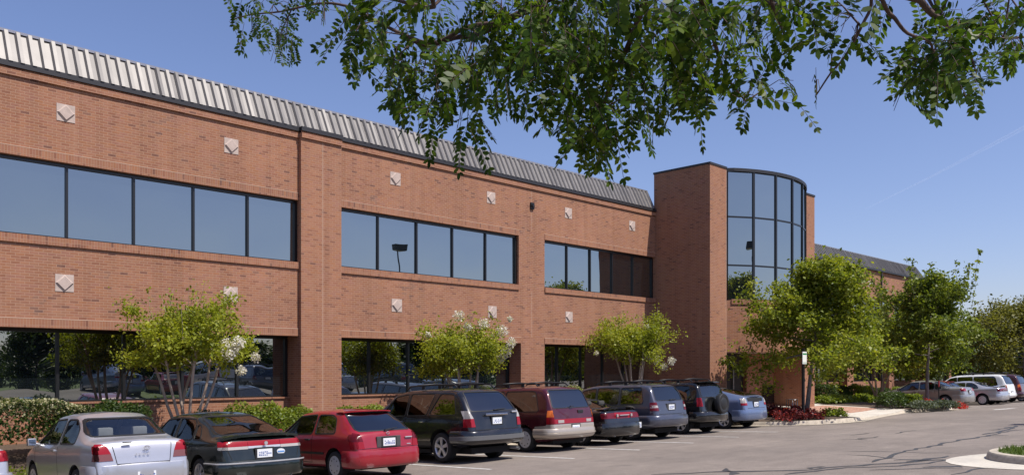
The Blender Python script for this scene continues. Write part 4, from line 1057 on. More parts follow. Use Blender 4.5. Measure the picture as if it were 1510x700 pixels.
# ================================================================ GROUND AND PAVING
def sheet(name, xs, ys, zf, mat, keep=None, kind='structure', off=0.0):
    m = MB(); idx = {}
    for i, x in enumerate(xs):
        for j, y in enumerate(ys): idx[i, j] = len(m.v); m.v.append((x, y, zf(x, y)+off))
    for i in range(len(xs)-1):
        for j in range(len(ys)-1):
            if keep and not keep((xs[i]+xs[i+1])/2, (ys[j]+ys[j+1])/2): continue
            m.f.append((idx[i,j], idx[i+1,j], idx[i+1,j+1], idx[i,j+1])); m.m.append(0)
    m.recalc = False
    o = m.build(name, mat, None, smooth=True)
    if kind: o['kind'] = kind
    return o
lin = lambda a, b, n: [a + (b-a)*i/n for i in range(n+1)]
KY = 19.4
sheet('parking_lot', lin(-34, 150, 92), lin(-9, KY+.2, 29), ground, M['asphalt'])
def land(x, y):
    """natural ground round the lot"""
    d = max(-34-x, x-150, -9-y, y-40, 0)
    if y > KY: base = -.32
    else: base = ground(x, y) - .25
    h = min(d, 25)/25
    wav = .5*math.sin(x*.09+1)*math.cos(y*.07) if d > 2 else 0
    return base*(1-h) + h*(.55 + wav)
sheet('ground', [-900,-400,-200,-120,-80,-60,-46] + lin(-36, 152, 47) + [160,180,220,300,420,700,1400], [-900,-300,-150,-90,-60,-45,-34,-26,-18,-13,-10,-9.2] + lin(-8, 40, 24) + [48,60,80,120,200,400,900,1600], land, M['soil'])
# painted stall lines
ends = [on_ground(*p) for p in ((727,691.7),(845.4,675.5),(942.8,663),(1023.5,652.7),(1088.8,644),(1147,636.5))]
dx = [e[0] for e in ends]
dx = [dx[0]-2.72*2, dx[0]-2.72] + dx
lm = []
yE = sum(e[1] for e in ends)/6
for x in dx: lm.append((x, yE, KY-.1))
for k in range(12): lm.append((50.6+2.75*k, 14.4, KY-.1))
for k in range(1,8): lm.append((dx[0]-2.72*k, yE, KY-.1))
m = MB()
for x, y0, y1 in lm:
    n = 5
    for i in range(n):
        a = y0+(y1-y0)*i/n; b = y0+(y1-y0)*(i+1)/n
        m.add([(x-.05,a,ground(x,a)+.006),(x+.05,a,ground(x,a)+.006),(x+.05,b,ground(x,b)+.006),(x-.05,b,ground(x,b)+.006)], [(0,1,2,3)])
# white dashes across the far end of the aisle
for x0, x1, y in ((46.8, 50.0, 12.7), (51.2, 54.0, 12.2)):
    m.add([(x0,y,ground(x0,y)+.006),(x1,y-.3,ground(x1,y)+.006),(x1,y-.14,ground(x1,y)+.006),(x0,y+.16,ground(x0,y)+.006)], [(0,1,2,3)])
m.recalc = False
m.build('road_markings', M['paint'])['kind'] = 'structure'
# tar sealed cracks
def strip(m, pts, w0, off=.005, wig=.0):
    P_ = []
    for i in range(len(pts)-1):
        a = Vector(pts[i]); b = Vector(pts[i+1]); n = max(2, int((b-a).length/.35))
        for k in range(n): P_.append(a.lerp(b, k/n))
    P_.append(Vector(pts[-1])); vs = []; fs = []
    for i, p_ in enumerate(P_):
        d = (P_[min(i+1, len(P_)-1)]-P_[max(i-1, 0)]).normalized(); n_ = Vector((-d.y, d.x)); w = w0*random.uniform(.55, 1.3)*(.3 if i in (0, len(P_)-1) else 1)
        c = p_ + n_*random.uniform(-wig, wig)
        for s in (-1, 1): q = c+n_*w*s; vs.append((q.x, q.y, ground(q.x, q.y)+off))
    for i in range(len(P_)-1): fs.append((2*i, 2*i+1, 2*i+3, 2*i+2))
    m.add(vs, fs)
m = MB(); m.recalc = False
def crack(pxs, w=.05, wig=.09): strip(m, [on_ground(*p) for p in pxs], w, .005, wig)
crack([(960,699),(1072,694),(1140,694),(1200,692),(1240,687),(1290,684),(1345,680),(1400,672)], .075)
crack([(1068,690),(1078,696),(1085,699)], .09)
crack([(1196,691),(1205,688),(1212,687)], .06); crack([(1160,699),(1200,694),(1230,690),(1270,688),(1330,687),(1395,678)], .06)
crack([(1285,681),(1300,677),(1310,673),(1318,668),(1340,664),(1365,659),(1390,654),(1415,648),(1440,645),(1465,640),(1490,634),(1510,633)], .055)
crack([(1240,665),(1300,665),(1360,667),(1415,668)], .03); crack([(1250,670),(1300,673),(1320,676)], .03)
crack([(1320,678),(1345,677),(1390,678),(1405,678)], .09); crack([(1335,680),(1380,678)], .11)
crack([(1245,648),(1275,646),(1294,643)], .04); crack([(1256,641),(1280,638)], .05); crack([(1262,646),(1280,648)], .04); crack([(1318,639),(1347,634)], .04)
crack([(1445,640),(1470,637),(1490,632),(1496,627)], .07); crack([(1455,642),(1485,641)], .05); crack([(1460,634),(1494,629)], .04)
crack([(1365,689),(1400,687),(1420,688)], .09); crack([(1280,692),(1350,690),(1420,690)], .035); crack([(1400,699),(1440,692),(1470,688)], .05)
m.build('crack_sealing', M['tar'])['kind'] = 'structure'
# aisle kerbs ------------------------------------------------------
def kerb_run(name, pts, hs, w=.16, mat=None, gut=.0):
    """pts along the kerb face (road on its left hand side... road side first), heights above the road"""
    P_ = []; H_ = []
    for i in range(len(pts)-1):
        a = Vector(pts[i]); b = Vector(pts[i+1]); n = max(1, int((b-a).length/.6))
        for k in range(n): P_.append(a.lerp(b, k/n)); H_.append(hs[i]+(hs[i+1]-hs[i])*k/n)
    P_.append(Vector(pts[-1])); H_.append(hs[-1]); m = MB(); vs = []; fs = []
    for i, p_ in enumerate(P_):
        d = (P_[min(i+1, len(P_)-1)]-P_[max(i-1, 0)]).normalized(); n_ = Vector((-d.y, d.x)); h = H_[i]
        g = ground(p_.x, p_.y)
        for o, z in ((-.40, .012), (-.03, .016), (0, h*.75), (.03, h), (w, h), (w+.002, -.1)):
            q = p_+n_*o; vs.append((q.x, q.y, g+z if o > -.1 else ground(q.x, q.y)+z))
    for i in range(len(P_)-1):
        for j in range(5): fs.append((i*6+j, i*6+j+1, (i+1)*6+j+1, (i+1)*6+j))
    m.add(vs, fs); m.recalc = False
    o = m.build(name, mat or M['kerb'], None, smooth=True, angle=30); o['kind'] = 'structure'
    return o
# entrance side: island nose, dropped ramp, second nose
KP = [(30.35,KY),(30.4,16.9),(30.75,15.7),(31.6,14.9),(32.8,14.45),(34.0,14.35),(35.2,14.6),(36.6,14.9),(39.4,15.4),(42,15.75),(43.4,15.75),(44.6,15.4),(45.8,14.95),(46.9,14.75),(47.7,15.1),(48.1,16),(48.2,KY)]
KH = [.15]*6 + [.12,.03,.025,.03,.12,.15,.15,.15,.15,.15,.15]
kerb_run('kerb', KP, KH)
kerb_run('kerb', [(-34,KY),(30.2,KY)], [.15,.15]); kerb_run('kerb', [(48.35,KY),(150,KY)], [.15,.15])
# landscaped ground between kerb and building
def kfront(x):
    if x < 30.4 or x > 48.1: return KY
    xs_ = [p[0] for p in KP[1:-1]]; ys_ = [p[1] for p in KP[1:-1]]
    return float(np.interp(x, xs_, ys_))
def kh(x): return float(np.interp(x, [p[0] for p in KP[1:-1]], KH[1:-1])) if 30.4 <= x <= 48.1 else .15
def bedz(x, y):
    yk = kfront(x); z0 = ground(x, yk) + kh(x) - .01; t = max(0, min(1, (y-yk)/(22.0-yk)))
    return z0 + (.42-z0)*t
def rows(x0, x1, nx, ny, y1, name, mat, keep=None, off=0, y0f=None):
    m = MB(); m.recalc = False
    for i in range(nx+1):
        x = x0+(x1-x0)*i/nx
        for j in range(ny+1):
            ya = (y0f or kfront)(x)+.10; y = ya+(y1-ya)*j/ny; m.v.append((x, y, bedz(x, y)+off))
    for i in range(nx):
        for j in range(ny):
            a = i*(ny+1)+j; c = [m.v[a], m.v[a+ny+1], m.v[a+ny+2], m.v[a+1]]
            if keep and not keep(sum(q[0] for q in c)/4, sum(q[1] for q in c)/4): continue
            m.f.append((a, a+ny+1, a+ny+2, a+1)); m.m.append(0)
    o = m.build(name, mat, None, smooth=True); o['kind'] = 'structure'; return o
rows(-34, 30.4, 40, 4, 23.5, 'planting_bed', M['mulch']); rows(30.4, 48.1, 50, 14, 25.6, 'planting_bed', M['mulch']); rows(48.1, 150, 40, 5, 25.2, 'planting_bed', M['mulch'])
def walk(x, y):
    if y > 20.6 and 33.5 < x < 60: return y < 22.6 or x < 45
    return 36.0 < x < 43.8 + (y-15)*.0
rows(33.5, 62, 80, 30, 25.5, 'sidewalk', M['concrete'], walk, .010)
rows(36.4, 43.4, 30, 30, 25.5, 'brick_paving', M['paver'], lambda x, y: 17.0 < y < 20.0, .016)
# lawn strip by the wing
# island on the near side of the aisle, grassed, with a dropped concrete gutter
ICX, ICY, IR = 20.2, 3.7, 1.88
ipts = [(ICX-IR, -9.0), (ICX-IR, ICY)] + [(ICX-IR*math.cos(math.pi*i/20), ICY+IR*math.sin(math.pi*i/20)) for i in range(1, 21)] + [(ICX+IR, -9.0)]
m = MB(); m.recalc = False
P_ = []
for i in range(len(ipts)-1):
    a = Vector(ipts[i]); b = Vector(ipts[i+1]); n = max(1, int((b-a).length/.35))
    for k in range(n): P_.append(a.lerp(b, k/n))
P_.append(Vector(ipts[-1])); vs = []; fs = []
for i, p_ in enumerate(P_):
    d = (P_[min(i+1, len(P_)-1)]-P_[max(i-1, 0)]).normalized(); n_ = Vector((d.y, -d.x))      # towards the island
    g = ground(p_.x, p_.y)
    for o_, z in ((-.03, .0), (0, .11), (.04, .155), (.19, .165), (.2, .05)):
        q = p_+n_*o_; vs.append((q.x, q.y, g+z))
for i in range(len(P_)-1):
    for j_ in range(4): fs.append((i*5+j_, (i+1)*5+j_, (i+1)*5+j_+1, i*5+j_+1))
m.add(vs, fs); m.build('kerb', M['kerb'], None, smooth=True, angle=30)['kind'] = 'structure'
# pale concrete apron
m = MB(); m.recalc = False; vs = []; fs = []
for i, p_ in enumerate(P_):
    d = (P_[min(i+1, len(P_)-1)]-P_[max(i-1, 0)]).normalized(); n_ = Vector((d.y, -d.x))
    c = math.degrees(math.atan2(p_.y-ICY, p_.x-ICX)) if p_.y > ICY-2 else 260; c = c if c > -90 else c+360; wd = .03 + .95*math.exp(-((c-143)/52)**2)
    for o_ in (-.03, -wd*.5, -wd-.03): q = p_+n_*o_; vs.append((q.x, q.y, ground(q.x, q.y)+.009))
for i in range(len(P_)-1):
    for j_ in range(2): fs.append((i*3+j_, i*3+j_+1, (i+1)*3+j_+1, (i+1)*3+j_))
m.add(vs, fs); m.build('gutter_apron', M['concrete'])['kind'] = 'structure'
m = MB(); m.recalc = False
inner = []
for i, p_ in enumerate(P_):
    d = (P_[min(i+1, len(P_)-1)]-P_[max(i-1, 0)]).normalized(); n_ = Vector((d.y, -d.x)); q = p_+n_*.19; inner.append((q.x, q.y))
def in_isl(x, y):
    if abs(x-ICX) > IR-.2: return False
    return y < ICY or (x-ICX)**2+(y-ICY)**2 < (IR-.2)**2
m.add([(x, y, ground(x, y)+.145) for x, y in inner], [tuple(range(len(inner)))])
m.build('verge', M['soil'])['kind'] = 'structure'
# grass blades on the part of the island that shows
N = 9000; V = []; F = []
rg = np.random.RandomState(5); k = 0
while k < N:
    x = rg.uniform(18.4, 22.0); y = rg.uniform(0, 5.6)
    if not in_isl(x, y): continue
    h = rg.uniform(.05, .12); a = rg.uniform(0, 6.28); w = rg.uniform(.006, .012); z = ground(x, y)+.14; l = rg.uniform(-.06, .06, 2)
    V += [(x-math.cos(a)*w, y-math.sin(a)*w, z), (x+math.cos(a)*w, y+math.sin(a)*w, z), (x+l[0], y+l[1], z+h)]; F.append((3*k, 3*k+1, 3*k+2)); k += 1
M['grass'] = leaf_mat('grass_blades', (.05,.085,.012), (.09,.14,.02), (.17,.21,.04), .35)
tag(np_mesh('grass', V, F, M['grass'], n=3), kind='stuff')

# ================================================================ SKY TRAIL
ct = [at(1276, 308, 11000), at(1370, 262, 10500), at(1460, 215, 10200), at(1560, 162, 10000)]
t = NT('vapour'); n_ = t.noise(t.n('VectorMath', operation='MULTIPLY', i_0=t.pos(), i_1=(.004,.004,.004)).outputs[0], 1.0, 4)
lw = t.n('LayerWeight', i_Blend=.5)
fac = t.math('MULTIPLY', t.math('SUBTRACT', 1, lw.outputs['Facing']), t.math('MULTIPLY', n_, .09), True)
vm = t.done(t.n('MixShader', i_0=fac, i_1=t.n('BsdfTransparent').outputs[0], i_2=t.n('AddShader', i_0=t.n('BsdfDiffuse', i_Color=(.9,.9,.9)).outputs[0], i_1=t.n('BsdfTranslucent', i_Color=(.8,.8,.8)).outputs[0]).outputs[0]))
m = MB(); m.tube(ct, [3, 12, 22, 32], 32, cap=False)
tag(m.build('contrail', vm, None, smooth=True), 'thin white aircraft vapour trail slanting across the blue sky', 'contrail')

# ================================================================ STREET FURNITURE
def post(name, x, y, z0, h, r, m_):
    q = MB(); q.tube([(0,0,0),(0,0,h)], r, 8); return q.build('post', m_, None, smooth=True, angle=40)
sp = at(1184.5, 603, 33.2); gz = bedz(sp.x, sp.y)
sg = tag(empty('parking_sign', (sp.x, sp.y, gz), R(-4)), 'white parking sign seen edge on, on a black post in the red flower bed', 'sign')
m = MB(); m.box(-.045, .045, -.045, .045, 0, 2.75); m.bbox(-.055,.055,-.055,.055,2.75,2.80,.01); m.build('post', M['black_metal'], sg)
m = MB(); m.box(-.15, .15, -.062, -.047, 2.20, 2.68); pl = m.build('sign_plate', simple('sign_white', (.75,.75,.72), .4), sg)
m = MB(); m.box(-.135, .135, -.065, -.062, 2.56, 2.62); m.box(-.135,.135,-.065,-.062,2.24,2.26); m.build('sign_stripe', simple('sign_green', (.03,.22,.08), .5), pl)
bp = at(1398, 590, 43.5); gz = bedz(bp.x, max(bp.y, 15.3))
bo = tag(empty('marker_post', (bp.x, max(bp.y, 15.3), gz)), 'thin black marker post with a red upper end beside the second island tree', 'post')
m = MB(); m.tube([(0,0,0),(0,0,1.35)], .03, 8); m.build('post', M['black_metal'], bo)
m = MB(); m.tube([(0,0,1.05),(0,0,1.36)], .034, 8); m.build('red_sleeve', simple('red_sleeve', (.35,.02,.02), .5), bo)
# car park lamp on the grass island, seen only as a reflection upstairs
lp = tag(empty('lamp_post', (33.9, 2.2, ground(33.9, 2.2))), 'tall dark car park lamp with a box head, mirrored in an upstairs window', 'lamp post')
m = MB(); m.tube([(0,0,0),(0,0,.7)], .26, 14); m.build('concrete_base', M['kerb'], lp)
m = MB(); m.tube([(0,0,.7),(0,0,9.3)], [.075, .06], 10); m.build('pole', M['black_metal'], lp, smooth=True, angle=40)
m = MB(); m.bbox(-.42,.42,-.30,.30,9.3,9.75,.03); h_ = m.build('lamp_head', M['black_metal'], lp)
m = MB(); m.box(-.36,.36,-.24,.24,9.28,9.302); m.build('lens', simple('lamp_lens', (.5,.5,.48), .3), h_)
# low metal frame by the entrance
fx = at(1172, 588, 37.6); fz = bedz(fx.x, fx.y)
rk = tag(empty('bike_rack', (fx.x, min(fx.y, 21.0), fz)), 'low pale tubular rack against the shaded wall behind the red flowers', 'rack')
for k in range(3):
    m = MB(); m.tube([(k*.22-.2, 0, 0), (k*.22-.2, 0, .62), (k*.22-.2, .3, .62), (k*.22-.2, .3, 0)], .022, 6); m.build('hoop', M['cap'], rk, smooth=True)
m = MB(); m.tube([(-.3, .15, .03), (.4, .15, .03)], .025, 6); m.build('rail', M['cap'], rk)
# ================================================================ PLANTS
def leaf_quads(C, L, Wd, rs, up=.5, nrm=None):
    """one leaf (a slightly folded quad) at each point of C"""
    n = len(C); ln = L*rs.uniform(.45, 1.35, n)
    d = rs.normal(size=(n, 3)); d[:, 2] -= .25; d /= np.linalg.norm(d, axis=1)[:, None]
    u = rs.normal(size=(n, 3)); u[:, 2] += up*2.2
    if nrm is not None: u += nrm
    s = np.cross(d, u); s /= (np.linalg.norm(s, axis=1)[:, None]+1e-9); nn = np.cross(s, d)
    w = (ln*Wd)[:, None]; l = ln[:, None]
    a = C; b = C + d*l*.5 + s*w + nn*l*.10; c = C + d*l - nn*l*.06; e = C + d*l*.5 - s*w + nn*l*.10
    V = np.stack([a, b, c, e], 1).reshape(-1, 3); F = np.arange(n*4).reshape(-1, 4)
    return V, F
def curve_pts(a, d, L, n, rs, droop=0., wig=.12):
    p = np.array(a, float); d = np.array(d, float); d /= np.linalg.norm(d); out = [p.copy()]
    for i in range(n):
        d = d + rs.normal(size=3)*wig; d[2] -= droop/n; d /= np.linalg.norm(d); p = p + d*L/n; out.append(p.copy())
    return np.array(out)
def broad_tree(name, label, loc, H, trunk_h, Rm, seed, nleaf, leaf, lmat, bmat, tr=.11, group=None, stems=1, shape=1.0, cat='tree', spread=.30, lean=(0,0), top_shoots=0, limbs=26, low=.0, ybias=1.0, lean_s=.28, cone=False):
    rs = np.random.RandomState(seed)
    root = tag(empty(name, loc), label, cat, group)
    tk = MB(); cen = []; wts = []
    def crown_r(f):      # f: 0 at crown base .. 1 top
        if cone: return Rm*(1.04-.80*f)
        return Rm*(.30 + 1.05*math.sin(math.pi*min(1, max(0, .16 + .80*f**shape)))**.9)*.78
    for st in range(stems):
        if stems == 1: base = np.array([0,0,-.12]); dirn = np.array([lean[0], lean[1], 1])
        else:
            az = 2*math.pi*st/stems + rs.uniform(-.3,.3); base = np.array([math.cos(az)*.10, math.sin(az)*.10, -.12]); dirn = np.array([math.cos(az)*lean_s, math.sin(az)*lean_s, 1])
        tp = curve_pts(base, dirn, (H*.80 if stems == 1 else trunk_h*1.25)+.12, 9, rs, 0, .035 if stems == 1 else .06)
        tk.tube(tp, list(np.linspace(tr, tr*.18 if stems == 1 else tr*.5, len(tp))), 8)
        nl = limbs if stems == 1 else max(3, limbs//stems)
        for i in range(nl):
            f = (i+.5)/nl; 
            if stems == 1:
                zz = trunk_h + (H*.80-trunk_h)*f**.9; t = zz/(H*.80)*9; k = min(8, int(t)); p0 = tp[k] + (tp[k+1]-tp[k])*(t-k)
                az = i*2.39996 + rs.uniform(-.4,.4); el = .12 + .75*f + rs.uniform(-.15,.15) - low*(1-f); ln = crown_r(f)*rs.uniform(.72,1.10)*(1-.25*f)
            else:
                k = 7 + (i % 3); p0 = tp[min(9, k)]; az = rs.uniform(0, 6.28); el = rs.uniform(.15, 1.35); ln = rs.uniform(.5, 1.0)*(Rm if el < .7 else (H-trunk_h*1.2)*.8)
            d = (math.cos(az)*math.cos(el), math.sin(az)*math.cos(el)*ybias, math.sin(el))
            lp = curve_pts(p0, d, ln, 6, rs, .25 if stems == 1 else .1, .10)
            tk.tube(lp, list(np.linspace(tr*(.42 if stems == 1 else .4)*(1-.5*f), tr*.05, len(lp))), 5)
            for j in range(7):
                q = lp[2+rs.randint(5)]; dd = lp[-1]-lp[0]; dd = dd/np.linalg.norm(dd) + rs.normal(size=3)*.75
                sp_ = curve_pts(q, dd, ln*rs.uniform(.22,.48), 3, rs, .15, .2)
                tk.tube(sp_, [tr*.09, tr*.06, tr*.05, tr*.03], 3, cap=False)
                for c in sp_[1:]: cen.append(c); wts.append(rs.uniform(.35, 1.6))
            for c in lp[3:]: cen.append(c); wts.append(.8)
    nsh = len(cen)
    for i in range(top_shoots):
        az = rs.uniform(0, 6.28); rr = Rm*rs.uniform(0, .95); b = np.array([math.cos(az)*rr, math.sin(az)*rr, H*rs.uniform(.66,.76)])
        sp_ = curve_pts(b, (math.cos(az)*.25, math.sin(az)*.25, 1), H*rs.uniform(.16,.30), 5, rs, 0, .08); tk.tube(sp_, [.012,.01,.008,.007,.006,.004], 3, cap=False)
        for c in sp_: cen.append(c); wts.append(.30)
    cen = np.array(cen); wts = np.array(wts); wts /= wts.sum()
    wsp = np.ones(len(cen)); wsp[nsh:] = .35
    ix = rs.choice(len(cen), nleaf, p=wts); sg_ = np.clip(spread*Rm/3, .05, .6)
    isz = rs.uniform(.45, 1.25, len(cen))[ix][:, None]
    C = cen[ix] + np.clip(rs.normal(size=(nleaf, 3)), -1.7, 1.7)*sg_*isz*wsp[ix][:, None]*np.array([1,1,.75])
    V, F = leaf_quads(C, leaf, .34, rs)
    tk.build('trunk', bmat, root, smooth=True)
    np_mesh('crown', V, F, lmat, root)
    return root
M['bark'] = bark_mat('grey_bark', (.10,.085,.075), (.24,.21,.185))
M['bark_pale'] = bark_mat('pale_smooth_bark', (.25,.18,.135), (.46,.36,.28), 5)
M['bark_dark'] = bark_mat('dark_twig_bark', (.05,.03,.025), (.12,.075,.06), 22)
M['lf_maple'] = leaf_mat('maple_leaves', (.065,.105,.010), (.20,.235,.02), (.38,.375,.05), .42)
M['lf_maple2'] = leaf_mat('darker_maple_leaves', (.05,.085,.013), (.14,.18,.022), (.29,.305,.045), .42)
M['lf_olive'] = leaf_mat('olive_leaves', (.07,.08,.016), (.15,.15,.03), (.26,.24,.055), .40)
M['lf_myrtle'] = leaf_mat('myrtle_leaves', (.11,.15,.012), (.25,.275,.022), (.43,.42,.05), .42)
M['lf_hedge'] = leaf_mat('hedge_leaves', (.020,.042,.010), (.045,.078,.016), (.10,.135,.03), .35)
M['lf_shrub'] = leaf_mat('bright_shrub_leaves', (.07,.11,.012), (.16,.205,.022), (.30,.32,.05), .40)
M['lf_pale'] = leaf_mat('pale_hedge_tips', (.17,.18,.07), (.31,.29,.16), (.44,.39,.26), .25)
M['lf_grey'] = leaf_mat('grey_green_leaves', (.05,.065,.04), (.09,.11,.075), (.16,.18,.13), .3)
M['lf_wine'] = leaf_mat('wine_red_leaves', (.06,.008,.012), (.13,.018,.022), (.26,.05,.04), .30)
M['lf_red'] = leaf_mat('red_petals', (.35,.02,.02), (.5,.05,.04), (.6,.16,.12), .3)
M['petal'] = leaf_mat('white_petals', (.48,.45,.42), (.62,.59,.56), (.74,.72,.69), .3)
M['lf_wood'] = leaf_mat('woodland_leaves', (.018,.032,.010), (.038,.062,.018), (.085,.11,.03), .35)

# crape myrtles along the wall
def crape(label, px, y, ztop, hw, seed, flowers, crown_bottom):
    x, d = on_plane(px, y); z0 = bedz(x, y)
    t_ = broad_tree('crape_myrtle', label, (x, y, z0), ztop-z0, crown_bottom-z0, hw, seed, 17000, .09, M['lf_myrtle'], M['bark_pale'], tr=.05, group='crape myrtles along the brick wall', stems=7, cat='tree', spread=.52, top_shoots=22, limbs=42, ybias=.8, lean_s=.17)
    for i, (fx, fy, s) in enumerate(flowers):
        q = at(fx, fy, d - .15*random.uniform(.2, 3)); c = np.array([q.x-x, q.y-y, q.z-z0]); rs = np.random.RandomState(seed*10+i)
        n = int(230*s); r3 = rs.normal(size=(n, 3)); r3 = r3/np.linalg.norm(r3, axis=1)[:, None]*(rs.uniform(0, 1, n)**.5)[:, None]
        C = c + r3*np.array([.17, .17, .17])*s; 
        V, F = leaf_quads(C, .05, .5, rs); np_mesh('blossom', V, F, M['petal'], t_)
    return t_
crape('yellow green crape myrtle before the left windows, white blossom drooping on its right', 276, 20.9, 4.35, .88, 11,
      [(333,507,1),(352,505,1),(339,520,1.1),(377,526,.8),(356,546,.8),(347,514,.8)], 2.5)
crape('crape myrtle behind the charcoal four wheel drive, white tufts over its crown', 682, 21.0, 4.1, 1.12, 12,
      [(676,465,1.2),(713,477,1.2),(740,488,1.4),(754,505,1.1),(746,519,1.2),(738,528,.8),(690,481,.8),(632,493,.6),(752,470,.6)], 2.35)
crape('crape myrtle beside the tower wall, white blossom low on its right', 935, 21.2, 4.75, 1.32, 13,
      [(955,483,.9),(968,530,1.2),(990,532,1.1),(979,540,1.0),(935,519,.7),(880,520,.6),(955,526,.9)], 2.75)

# island and plaza trees
p_ = at(1188, 600, 35.6)
broad_tree('maple_tree', 'bright green maple in the red flower bed by the tower, grey trunk', (p_.x, p_.y, bedz(p_.x, p_.y)), 7.5, 2.5, 3.45, 21, 38000, .15, M['lf_maple'], M['bark'], tr=.11, group='maples by the entrance', limbs=38, low=.14, spread=.26, lean=(.10, -.10), cone=True)
p_ = at(1295, 588, 53); 
broad_tree('maple_tree', 'mid green tree with pale forked stems behind the entrance path', (p_.x, min(p_.y, 22), .4), 7.2, 2.2, 2.9, 22, 20000, .19, M['lf_maple'], M['bark_pale'], tr=.08, group='maples by the entrance', stems=4, limbs=30, spread=.5, top_shoots=8)
p_ = at(1367, 590, 46)
broad_tree('maple_tree', 'tall darker maple with loose top shoots on the second island', (p_.x, p_.y, bedz(p_.x, p_.y)), 8.1, 2.7, 2.8, 23, 27000, .17, M['lf_maple2'], M['bark'], tr=.11, group='maples by the entrance', limbs=28, low=.05, spread=.28, top_shoots=14, shape=1.05)
p_ = at(1312, 585, 66)
broad_tree('maple_tree', 'half hidden tree against the far wing between the two island maples', (p_.x, min(p_.y, 23), .4), 6.6, 1.8, 2.8, 24, 16000, .2, M['lf_maple2'], M['bark'], tr=.10, group='maples by the entrance', limbs=22, spread=.36)
p_ = at(1512, 590, 66)
broad_tree('olive_green_tree', 'olive green tree at the right hand edge behind the parked cars', (p_.x, p_.y, .3), 7.5, 2.0, 4.0, 25, 22000, .22, M['lf_olive'], M['bark'], tr=.13, limbs=30, low=.3, spread=.34)
# trees farther down the lot
def dup(t_, loc, s, rz, label, group):
    c = copy_tree(t_); c.location = loc; c.scale = (s, s, s*random.uniform(.92, 1.08)); c.rotation_euler = (0, 0, rz); tag(c, label, 'tree', group); return c
ft = None
for i, (px, d, h, lab) in enumerate(((1440, 118, 5.6, 'low round tree far down the lot, left of the olive tree'), (1418, 96, 6.4, 'bushy tree standing beside the far corner of the brick wing'), (1466, 140, 7.4, 'distant tree seen above the white minivan roof'), (1492, 125, 7.2, 'distant tree closing the lot behind the olive crown'), (1535, 112, 9.0, 'distant tree at the far right behind the olive crown'))):
    p_ = at(px, 560, d)
    if ft is None: ft = broad_tree('distant_tree', lab, (p_.x, p_.y, .2), h, 1.0, h*.5, 31, 9000, .36, M['lf_wood'], M['bark'], tr=.15, group='trees at the far end of the lot', limbs=24, low=.4, spread=.5); fh = h
    else: dup(ft, (p_.x, p_.y, .2), h/fh, i*1.3, lab, 'trees at the far end of the lot')
# trees across the lot, mirrored in the ground floor windows
src = None
rr = random.Random(3)
pos = [(x, y) for x, y in ((2,-15),(9,-17),(17,-14),(25,-18),(33,-15.5),(41,-17.5),(50,-15),(58,-18),(67,-15),(77,-17),(88,-16),(-8,-17))] + [(5,-28),(15,-30),(27,-27),(38,-31),(52,-28),(66,-30),(82,-28)]
for i, (x, y) in enumerate(pos):
    lab = 'leafy tree across the car park, mirrored in the ground floor windows'
    if src is None: src = broad_tree('shade_tree', lab, (x, y, .3), 7.4, 1.7, 3.6, 41, 16000, .26, M['lf_wood'], M['bark'], tr=.15, group='trees mirrored in the ground floor glass', limbs=26, low=.3, spread=.4)
    else: dup(src, (x, y, .3), rr.uniform(.70, .92) if y > -20 else rr.uniform(.85, 1.0), rr.uniform(0, 6), lab, 'trees mirrored in the ground floor glass')
rw_ = np.random.RandomState(9); n = 42000
C = np.stack([rw_.uniform(-60, 150, n), -44 + rw_.normal(size=n)*2.5, rw_.uniform(0, 1, n)**.8], 1)
C[:, 2] *= 4.6 + .9*np.sin(C[:, 0]*.23) + .6*np.sin(C[:, 0]*.61+1) + rw_.normal(size=n)*.4
Vw, Fw = leaf_quads(C, .55, .36, rw_); tag(np_mesh('woodland', Vw, Fw, M['lf_wood']), kind='stuff')
